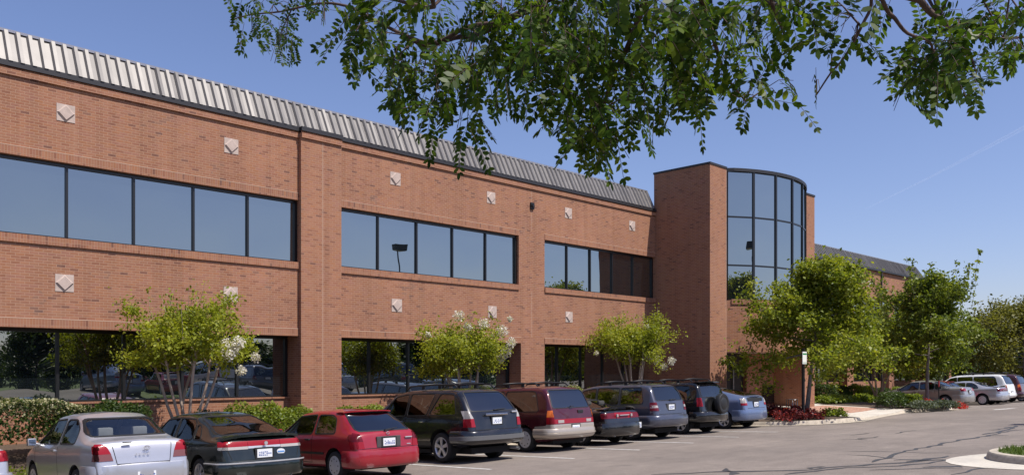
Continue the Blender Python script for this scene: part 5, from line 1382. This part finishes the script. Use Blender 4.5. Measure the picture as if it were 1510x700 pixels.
# ---------------------------------------------------------------- hedges and shrubs
def shrub(name, label, cx, cy, rx, ry, h, seed, n, leaf, mat, cat='shrub', group=None, box=False, tips=None, ntip=0, core=True, name_part='foliage'):
    rs = np.random.RandomState(seed); z0 = bedz(cx, cy) if cy > 14 else ground(cx, cy)
    root = tag(empty(name, (cx, cy, z0)), label, cat, group)
    def pts(n, lo=0.0, f0=.55):
        if box:
            P3 = rs.uniform(-1, 1, (n, 3)); ax = rs.randint(0, 3, n); sgn = np.where(rs.uniform(size=n) < .5, -1, 1)
            dep = 1 - np.abs(rs.normal(size=n))*.16
            for q in range(3): P3[ax == q, q] = (sgn*dep)[ax == q]
            P3[:, 2] = np.where(ax == 2, np.abs(P3[:, 2]), P3[:, 2])
            bx = np.sin(P3[:, 0]*rx*3.1+seed)*.05 + np.sin(P3[:, 0]*rx*7.3)*.03
            C = np.stack([P3[:, 0]*rx, P3[:, 1]*(ry+bx), (.36+.64*(P3[:, 2]*.5+.5))*(h+bx*1.5)], 1)
        else:
            d = rs.normal(size=(n, 3)); d /= np.linalg.norm(d, axis=1)[:, None]; d[:, 2] = np.where(d[:, 2] < -.6, -d[:, 2], d[:, 2])
            lump = 1 + .13*np.sin(d[:, 0]*5+seed)*np.cos(d[:, 1]*4+seed*2) + .09*np.sin(d[:, 2]*9+seed)
            r_ = lump*(f0 + (1.02-f0)*rs.uniform(size=n)**.45)
            C = d*r_[:, None]*np.array([rx, ry, h*.52]); C[:, 2] += h*.47
        C[:, 2] = np.maximum(C[:, 2], .02); return C
    C = pts(n); V, F = leaf_quads(C, leaf, .36, rs, up=.8)
    np_mesh(name_part, V, F, mat, root)
    if tips:
        C = pts(ntip*2, f0=.92); C = C[C[:, 2] > h*(.70 + .22*rs.uniform(size=len(C)))][:ntip]; C[:, 2] += .02; V, F = leaf_quads(C, leaf*.7, .42, rs, up=.8); np_mesh('flower_tips', V, F, tips, root)
    m = MB(); 
    for k in range(7):
        a = k*.9; m.tube([(rx*.12*math.cos(a), ry*.12*math.sin(a), -.05), (rx*.5*math.cos(a), ry*.5*math.sin(a), h*.75)], [.02,.008], 5)
    m.build('stems', M['bark'], root)
    return root
def hx(px, y): return on_plane(px, y)[0]
xa, xb = 0.0, hx(243, 20.4)
tp = lambda px, py, y: at(px, py, on_plane(px, y)[1]).z
h1 = tp(120, 592, 20.9) - bedz(4, 20.9)
shrub('hedge', 'long clipped hedge with cream flower tips under the left windows', (xa+xb-1.7)/2, 20.9, (xb-1.7-xa)/2, .62, h1, 51, 20000, .075, M['lf_hedge'], 'hedge', box=True, tips=M['lf_pale'], ntip=15000)
shrub('hedge', 'long clipped hedge with cream flower tips running off past the left edge', -4.2, 20.9, 4.0, .62, h1, 52, 12000, .085, M['lf_hedge'], 'hedge', box=True, tips=M['lf_pale'], ntip=9000)
shrub('shrub', 'dark green shrub closing the right end of the cream tipped hedge', xb-.95, 20.9, .85, .7, h1*1.03, 53, 5200, .075, M['lf_hedge'])
sl = [(310, 609, .95, 'darker low shrub beside the pale stems of the leftmost crape myrtle', 'lf_hedge'), (352, 602, .95, 'bright green shrub above the roof of the dark green car', 'lf_shrub'), (393, 601, .8, 'rounded yellow green shrub right of the dark green car roof', 'lf_shrub'), (430, 606, .85, 'rounded yellow green shrub in front of the broad brick pier, left half', 'lf_shrub'), (474, 612, .6, 'low yellow green shrub in front of the broad brick pier, right half', 'lf_shrub'),
      (520, 602, .8, 'yellow green shrub above the front of the red hatchback roof', 'lf_shrub'), (556, 600, .85, 'yellow green shrub between the red hatchback and charcoal car', 'lf_shrub'), (590, 600, .9, 'yellow green shrub seen through the side windows of the charcoal car', 'lf_shrub'), (625, 600, .9, 'yellow green shrub hidden behind the charcoal car', 'lf_shrub')]
for i, (px, py, r_, lab, mt) in enumerate(sl):
    y = 20.75; x = hx(px, y); h = max(.45, tp(px, py-5, y) - bedz(x, y))
    shrub('shrub', lab, x, y, r_, .62, h, 60+i, 3600, .075, M[mt], group='shrubs in front of the brick wall')
y = 20.9
for i, (px, py, r_, mt, lab) in enumerate(((846, 573, 1.0, 'lf_pale', 'cream coloured shrub between the maroon minivan and the slate blue car'), (870, 574, .8, 'lf_shrub', 'green shrub seen through the slate blue car\'s front window'))):
    x = hx(px, y); h = tp(px, py, y)-bedz(x, y)
    shrub('shrub', lab, x, y, r_, .7, h, 80+i, 4000, .08, M['lf_shrub'], group='shrubs in front of the brick wall', tips=M['lf_pale'] if mt == 'lf_pale' else None, ntip=1600)
# shrubs round the entrance
es = [(1217, 565, 51, .8, 'rounded green shrub at the right corner of the bow wall', 'lf_hedge'), (1238, 567, 53, .9, 'dark clipped shrub in the row right of the bow wall', 'lf_hedge'), (1262, 566, 55, 1.0, 'clipped shrub in the middle of the row by the wing', 'lf_shrub'), (1280, 569, 56, .8, 'small bright shrub at the right end of the row by the wing', 'lf_shrub'),
      (1300, 572, 56, .9, 'low dark shrub under the pale stemmed tree', 'lf_hedge'), (1330, 570, 60, 1.1, 'yellow green shrub against the far wing behind the grey saloon', 'lf_shrub')]
for i, (px, py, d, r_, lab, mt) in enumerate(es):
    q = at(px, py, d); y = min(q.y, 23.3); h = max(.6, q.z-.42)
    shrub('shrub', lab, q.x, y, r_, .7, h, 90+i, 2600, .10, M[mt], group='shrubs by the entrance wing')
def dl(px, d, lab, h, rx, ry, seed, mt, nm='shrub', n=3000, leaf=.09, cat='shrub', **kw):
    q = at(px, 590, d); shrub(nm, lab, q.x, q.y, rx, ry, h, seed, n, leaf, M[mt], cat, **kw)
dl(1316, 43.2, 'dark shaded mound of shrub on the second island', .8, 1.1, .72, 101, 'lf_hedge')
dl(1345, 43.5, 'small olive shrub beside the dark mound on the second island', .7, .6, .5, 102, 'lf_shrub')
dl(1364, 42.2, 'low grey green edging plant along the second island kerb', .45, 1.5, .6, 103, 'lf_grey', 'edging_plant', cat='plant'); dl(1392, 42.8, 'low grey green edging plant at the nose of the second island', .40, .9, .6, 104, 'lf_grey', 'edging_plant', cat='plant')
for i, (px, d) in enumerate(((1222, 47), (1240, 49), (1262, 51))):
    q = at(px, 585, d); shrub('grass_clump', ('soft green grass clump left of the path to the wing', 'soft green grass clump in the middle, before the wing shrubs', 'soft green grass clump nearest the pale stemmed tree')[i], q.x, min(q.y, 21), 1.2, .7, .42, 110+i, 1800, .16, M['lf_shrub'], 'plant', group='grass clumps by the path')
rc = np.random.RandomState(33); n = 9000
C = np.stack([rc.uniform(-8, 13, n), rc.uniform(KY+.2, 20.4, n), np.zeros(n)], 1)
C[:, 2] = [bedz(a_, b_) + .02 + .16*rc.uniform()*(.5+.5*math.sin(a_*3.1)*math.cos(b_*5)) for a_, b_, _ in C]
Vw, Fw = leaf_quads(C, .10, .22, rc, up=-.3); tag(np_mesh('ground_cover', Vw, Fw, M['lf_shrub']), kind='stuff')
# flower beds: low red-leaved bedding
def bed(label, spots, mat, seed, n, h, leaf=.075, flow=None, nf=0):
    rs = np.random.RandomState(seed); C = []
    for k in range(n):
        s = spots[rs.randint(len(spots))]; a = rs.uniform(0, 6.28); r_ = math.sqrt(rs.uniform()); x = s[0]+s[2]*r_*math.cos(a); y = s[1]+s[3]*r_*math.sin(a)
        lump = .6+.4*math.sin(x*6.1)*math.cos(y*5.3); C.append((x, y, bedz(x, max(y, kfront(x)+.1)) + h*lump*rs.uniform(.15, 1)**.6))
    C = np.array(C); V, F = leaf_quads(C, leaf, .42, rs, up=1.0)
    mi = np.zeros(len(F), int); mi[:nf] = 1
    o = np_mesh('flower_bed', V, F, None, mats=[M[mat], M[flow or mat]], mi=mi); return tag(o, label, 'flower bed', kind='stuff')
bs = []
for px, py in ((1122,608),(1135,610),(1150,611),(1165,611),(1180,611),(1196,611),(1212,612),(1226,614),(1140,600),(1160,601)):
    x, y = on_ground(px, py+12); bs.append((min(x, 35.8), max(y+.5, kfront(min(x,35.8))+.6), .75, .6))
bed('wine red bedding plants with scattered red flowers on the first island', bs, 'lf_wine', 120, 9000, .50, .085, 'lf_red', 900)
bed('green bedding plants at the right tip of the first island', [(34.6, 15.6, .9, .5), (35.4, 15.8, .6, .5), (32.2, 18.2, .9, .7), (31.3,17.6,.6,.8)], 'lf_shrub', 121, 1800, .38, .10)
bed('red bedding flowers under the darker island maple', [(at(px, 592, 45).x, at(px, 592, 45).y-.2, .8, .5) for px in (1350, 1362, 1380, 1396, 1406)], 'lf_red', 122, 2600, .40, .08)

# ================================================================ TREE OVERHEAD (near, leaves close to the camera)
oroot_xy = (1.4, -3.6)
og = ground(*oroot_xy)
ot = tag(empty('locust_tree', (oroot_xy[0], oroot_xy[1], og)), 'near tree whose branches of small paired leaflets hang across the top', 'tree')
o0 = np.array([oroot_xy[0], oroot_xy[1], og])
def W(px, py, d): q = at(px, py, d); return np.array([q.x, q.y, q.z]) - o0
rs = np.random.RandomState(77)
br = MB()
crotch = np.array([.1, .1, 3.6]); tpts = [(0,0,-.2), (.02,.0,1.2), (.05,.05,2.5), crotch]
br.tube(tpts, [.17,.14,.125,.12], 12)
hub1 = np.array([.5, 1.5, 5.0]); hub2 = np.array([1.6, 1.2, 4.9])
limb = {
 'a': [crotch, hub1, W(1000,-190,3.6), W(900,-60,4.3), W(820,-8,4.8), W(738,35,5.1), W(700,52,5.2), W(671,56,5.3), W(630,69,5.4), W(612,62,5.45)],
 'b': [W(738,35,5.1), W(690,40,5.2), W(640,64,5.3), W(597,52,5.5), W(552,30,5.6), W(520,12,5.7), W(478,5,5.8), W(430,14,5.9), W(411,18,6.0), W(370,22,6.1), W(340,30,6.2)],
 'c': [crotch, hub2, W(1250,-160,3.8), W(1356,0,4.8), W(1385,28,5.0), W(1410,47,5.1), W(1445,55,5.2), W(1480,57,5.3), W(1530,53,5.4)],
 'd': [W(1250,-160,3.8), W(1301,0,4.6), W(1320,28,4.7), W(1339,50,4.8), W(1371,62,4.9), W(1376,88,5.0)],
 'e': [W(1250,-160,3.8), W(1285,-10,4.5), W(1270,40,4.6), W(1245,85,4.7), W(1225,108,4.8), W(1204,140,4.9)],
 'f': [W(1000,-190,3.6), W(960,-30,4.4), W(930,60,4.8), W(905,110,5.0), W(890,160,5.1), W(880,200,5.2)],
 'g': [W(1000,-190,3.6), W(1030,-20,4.5), W(1050,50,4.9), W(1070,110,5.1), W(1100,150,5.2)],
 'h': [hub1, W(620,-190,4.2), W(600,-60,5.0), W(640,10,5.4), W(560,-5,5.6), W(430,-25,6.0)],
 'i': [W(1000,-190,3.6), W(1120,-40,4.4), W(1140,10,4.7), W(1160,60,4.9)],
}
rad = dict(a=(.034,.010), b=(.015,.004), c=(.028,.006), d=(.014,.006), e=(.011,.004), f=(.025,.005), g=(.022,.005), h=(.03,.006), i=(.02,.005))
for k, pl in limb.items():
    P3 = [Vector(p) for p in pl]; out = []
    for i in range(len(P3)-1):
        p0 = P3[max(0, i-1)]; p1 = P3[i]; p2_ = P3[i+1]; p3 = P3[min(len(P3)-1, i+2)]
        for s in range(4):
            t = s/4; out.append(.5*((2*p1)+(p2_-p0)*t+(2*p0-5*p1+4*p2_-p3)*t*t+(3*p1-p0-3*p2_+p3)*t**3))
    out.append(P3[-1]); r0, r1 = rad[k]; br.tube(out, list(np.linspace(r0, r1, len(out))), 7)
allb = np.array([p for k in limb if k != 'zz' for p in limb[k][1:]])
# clusters: px, py, rx, ry, weight, distance
cl = [(395,35,58,34,34,6.0),(372,58,40,26,16,6.1),(420,72,20,30,14,5.9),(405,100,14,16,6,5.9),(470,12,60,16,26,5.8),(478,35,20,14,5,5.7),
      (520,40,30,40,16,5.5),(508,85,16,30,10,5.5),(560,45,40,36,30,5.4),(545,85,24,32,14,5.4),(590,95,30,40,22,5.3),(620,140,40,42,36,5.3),(600,165,26,30,12,5.4),(575,130,24,30,12,5.4),
      (660,110,44,50,46,5.2),(672,170,40,34,34,5.1),(688,205,18,18,10,5.1),(645,190,16,20,8,5.2),(700,80,44,50,46,5.1),(720,140,34,40,30,5.1),(640,20,50,26,30,5.4),
      (760,60,55,60,66,4.9),(740,20,60,30,40,5.0),(800,40,50,50,62,4.6),(800,100,34,40,40,4.7),(790,150,22,20,16,4.9),(850,60,50,60,66,4.7),(860,110,40,50,46,4.8),(840,170,26,34,24,5.0),
      (900,140,50,50,58,5.0),(890,195,44,36,44,5.1),(870,228,20,24,18,5.1),(915,228,18,18,12,5.1),(845,215,16,22,10,5.2),(950,170,36,36,32,5.0),(960,110,44,46,44,4.9),(930,60,50,50,50,4.7),
      (1000,50,50,55,56,4.8),(1010,120,40,36,34,5.0),(1040,150,34,30,24,5.1),(1070,110,40,36,32,5.1),(1060,55,46,46,46,4.9),(1110,30,46,36,34,4.8),(1130,70,34,34,22,5.0),(1120,130,34,30,16,5.2),(1095,165,24,20,12,5.2),(1155,150,22,22,8,5.2),(1150,20,40,26,22,4.8),
      (980,15,70,24,40,4.5),(880,10,60,24,40,4.5),(1180,12,40,18,18,4.7),(1215,18,34,20,14,4.7),
      (1240,55,20,40,14,4.7),(1262,70,16,30,9,4.6),(1228,100,14,20,5,4.8),(1204,135,9,18,4,4.9),(1290,20,30,18,12,4.6),
      (1385,75,44,24,26,5.0),(1400,110,40,28,28,5.0),(1365,105,22,26,12,5.0),(1440,120,26,26,12,5.1),(1335,125,18,26,5,5.1),(1318,160,9,24,3,5.1),(1380,145,30,16,10,5.0),(1420,50,30,20,12,5.1),(1475,75,40,18,16,5.2),(1495,30,30,30,16,5.2),(1450,35,28,16,8,5.2),(1500,90,16,12,4,5.2)]
up = []          # crown above the frame, shading what hangs below it
for k in range(80): up.append((rs.uniform(420, 1560), rs.uniform(-620, -70), 60, 50, 9, rs.uniform(3.2, 6.2)))
LV = []; LF = []
def leaflet(p, d, nrm, L_):
    """six sided leaflet, slightly cupped"""
    s = np.cross(d, nrm); s /= np.linalg.norm(s)+1e-9; w = L_*.235; b = len(LV)
    LV.extend([p, p+d*L_*.25+s*w*.85+nrm*L_*.03, p+d*L_*.65+s*w+nrm*L_*.03, p+d*L_, p+d*L_*.65-s*w+nrm*L_*.03, p+d*L_*.25-s*w*.85+nrm*L_*.03]); LF.append(tuple(range(b, b+6)))
twig = MB()
def compound(p, d, L_, npair, lf):
    d = d/np.linalg.norm(d); up_ = rs.normal(size=3); up_[2] += .8; s = np.cross(d, up_); s /= np.linalg.norm(s); n = np.cross(s, d)
    pts = [p]; q = p.copy(); dd = d.copy(); st = L_/npair
    for i in range(npair):
        dd = dd + np.array([0,0,-.045]); dd /= np.linalg.norm(dd); q = q + dd*st; pts.append(q.copy())
        if i == 0: continue
        e = 1 - .35*abs(i/npair-.5)
        for sg in (-1, 1):
            if rs.uniform() < .06: continue
            ld = s*sg*.9 + dd*.5 + np.array([0,0,-.16]) + rs.normal(size=3)*.09; ld /= np.linalg.norm(ld); nn = n + rs.normal(size=3)*.16; nn -= ld*nn.dot(ld); nn /= np.linalg.norm(nn)
            leaflet(q + s*sg*.003, ld, nn, lf*e*rs.uniform(.85,1.12))
    leaflet(q, dd, n, lf)
    twig.tube(pts[::3] + [pts[-1]], .0016, 3, cap=False)
for (px, py, rx, ry, wt_, d) in cl + up:
    off = py < -65; n = int(wt_*(.50 if not off else .6)*(1.5 if px > 1300 else .75 if px > 1140 else 1.35 if px < 560 else 1.05))
    cen_ = W(px, py - ry*.4, d); nb = allb[np.argmin(((allb-cen_)**2).sum(1))]
    # a twig runs from the nearest limb into the cluster
    mid = (nb+cen_)/2 + np.array([0,0,.06]); twig.tube([nb, mid, cen_], [.006,.004,.0025], 4, cap=False)
    subs = [cen_ + rs.normal(size=3)*np.array([rx, rx, ry])*d/1248*.5 for _ in range(max(2, n//6))]
    for sb in subs: twig.tube([mid, (mid+sb)/2+np.array([0,0,.03]), sb], [.003,.0025,.0018], 3, cap=False)
    for i in range(n):
        a = rs.uniform(0, 6.28); r_ = math.sqrt(rs.uniform()); p = W(px + rx*r_*math.cos(a)*.9, py + ry*r_*math.sin(a)*.9 - 26, d + rs.normal()*.30)
        dr = (p-cen_); dr = dr/(np.linalg.norm(dr)+1e-6)*.6 + rs.normal(size=3)*.60 + np.array([0,0,-.62])
        small = px < 480 and py < 130
        compound(p, dr, rs.uniform(.17, .27)*(.72 if small else 1), rs.randint(6, 10), rs.uniform(.047, .067)*(.72 if small else 1))
br.build('branch', M['bark_dark'], ot, smooth=True); twig.build('twigs', M['bark_dark'], ot, smooth=True)
M['lf_locust'] = leaf_mat('locust_leaflets', (.014,.034,.005), (.042,.082,.009), (.155,.205,.022), .42, .42, .15)
np_mesh('crown', LV, LF, M['lf_locust'], ot, n=6)
# ================================================================ THE PARKED CARS
G1 = 'cars parked nose in along the front'
ROOTS = []
def veh(spec, label, x, y, cat='car', yaw=0, **over):
    s = dict(spec); s.update(over); r_ = make_car(label, s, x, y, R(yaw), cat, 'parked_car', group=G1); ROOTS.append(r_); return r_
veh(sedan, 'silver saloon at the left edge with only its red tail lamp corner showing', 2.05, 15.0, paint=P['silver'])
veh(coupe, 'silver two door saloon with red tail lamps, leftmost whole car', 5.2, 15.2)
veh(fast, 'dark green hatchback with a full width red lamp bar and boot spoiler', 7.42, 15.0)
veh(hatch, 'red three door hatchback with black plate recess and rear wiper', 10.12, 14.6)
veh(suv, 'charcoal four wheel drive car with roof rails and chrome bar on tailgate', 13.9, 15.3, 'suv')
veh(van, 'maroon minivan with beige lower panels and amber tail lamps', 17.3, 15.65, 'minivan')
veh(lowcoupe, 'low black coupe with dark red lamp bar and spoiler', 19.75, 15.7)
veh(cross, 'slate blue family four wheel drive with black roof rails', 22.1, 15.6, 'suv')
veh(small4, 'black small four wheel drive with covered spare wheel on the tailgate', 25.05, 15.8, 'suv')
veh(liftback, 'light blue liftback with sloping glass tail beside the flower bed', 28.2, 15.95)
def far_car(spec, label, px, d, cat='car', ypos=15.2, **over):
    q = at(px, 590, d); s = dict(spec); s.update(over); return make_car(label, s, q.x, ypos, 0, cat, 'parked_car', group=G1)
veh(sedan, 'grey beige saloon parked behind the second island tree', 50.9, 15.3)
veh(hatch, 'bright red hatchback squeezed between the grey and silver saloons', 53.5, 16.3, paint=P['red2'])
veh(lowcoupe, 'silver saloon with boot spoiler next to the white minivan', 55.7, 14.8, paint=P['silver'], spmat=P['silver'])
veh(van, 'white minivan with dark side glass far down the row', 58.2, 15.1, 'minivan', paint=P['white'], clad=[], bmat=P['white'], bsmat=P['white'], glass='g_dark', boxes=[], lamps=van['lamps'][:1])
veh(van, 'dark wine coloured minivan just beyond the white one', 61.2, 15.1, 'minivan', paint=P['mar2'], clad=[], bmat=P['mar2'], bsmat=P['black'], boxes=[], lamps=van['lamps'][:1])
veh(sedan, 'grey saloon last in the row at the right edge', 64.2, 14.8, paint=P['silver'])
# cars across the lot: the ground floor glass mirrors them
for (i, x, lab) in ((9, 18.2, 'blue liftback across the car park, mirrored in the ground floor glass'), (3, 21.2, 'red hatchback across the car park, mirrored in the ground floor glass'), (13, 24.4, 'white minivan across the car park, mirrored in the ground floor glass'),
                    (7, 27.4, 'slate blue four wheel drive across the car park, mirrored in the ground floor glass'), (1, 33.0, 'silver two door saloon across the car park, mirrored in the ground floor glass'), (4, 39.0, 'charcoal four wheel drive across the car park, mirrored in the ground floor glass')):
    c = copy_tree(ROOTS[i]); c.location = (x, -2.2, ground(x, -4)); c.rotation_euler = (0, 0, math.pi); c['label'] = lab; c['group'] = 'cars across the car park'
# ================================================================ LIGHT, SKY, CAMERA
SUN = Vector((.14, -.50, .86)).normalized()
w_ = bpy.data.worlds.new('World'); SC.world = w_; w_.use_nodes = True
nt = w_.node_tree; bg = nt.nodes['Background']
sk = nt.nodes.new('ShaderNodeTexSky'); sk.sky_type = 'NISHITA'; sk.sun_disc = False
sk.sun_elevation = math.asin(SUN.z); sk.sun_rotation = math.atan2(SUN.x, SUN.y)
sk.air_density = 1.0; sk.dust_density = 1.0; sk.ozone_density = 4.5; sk.altitude = 100
mx = nt.nodes.new('ShaderNodeMix'); mx.data_type = 'RGBA'; mx.blend_type = 'MULTIPLY'; mx.inputs[0].default_value = 1; mx.inputs[7].default_value = (1.04, .92, 1.02, 1)
nt.links.new(sk.outputs[0], mx.inputs[6]); nt.links.new(mx.outputs[2], bg.inputs[0]); bg.inputs[1].default_value = .108
ld = bpy.data.lights.new('sun', 'SUN'); ld.energy = 4.6; ld.angle = R(.5); ld.color = (1, .95, .87)
lo = bpy.data.objects.new('sun', ld); COL.objects.link(lo); lo.rotation_euler = SUN.to_track_quat('Z', 'Y').to_euler(); lo.location = SUN*60
cd = bpy.data.cameras.new('camera'); cam = bpy.data.objects.new('camera', cd); COL.objects.link(cam); SC.camera = cam
cd.sensor_width = 36; cd.lens = 1248/1510*36; cd.shift_y = 195/1510; cd.clip_end = 30000; cd.clip_start = .1
cam.location = (0, 0, EYE); cam.rotation_euler = (R(90), 0, -math.atan2(FX, FY))
vs_ = SC.view_settings; vs_.view_transform = 'Standard'; vs_.look = 'None'; vs_.gamma = 1; vs_.use_curve_mapping = False; vs_.exposure = .42
SC.cycles.max_bounces = 8; SC.cycles.transparent_max_bounces = 16
try: SC.cycles.use_denoising = True
except Exception: pass
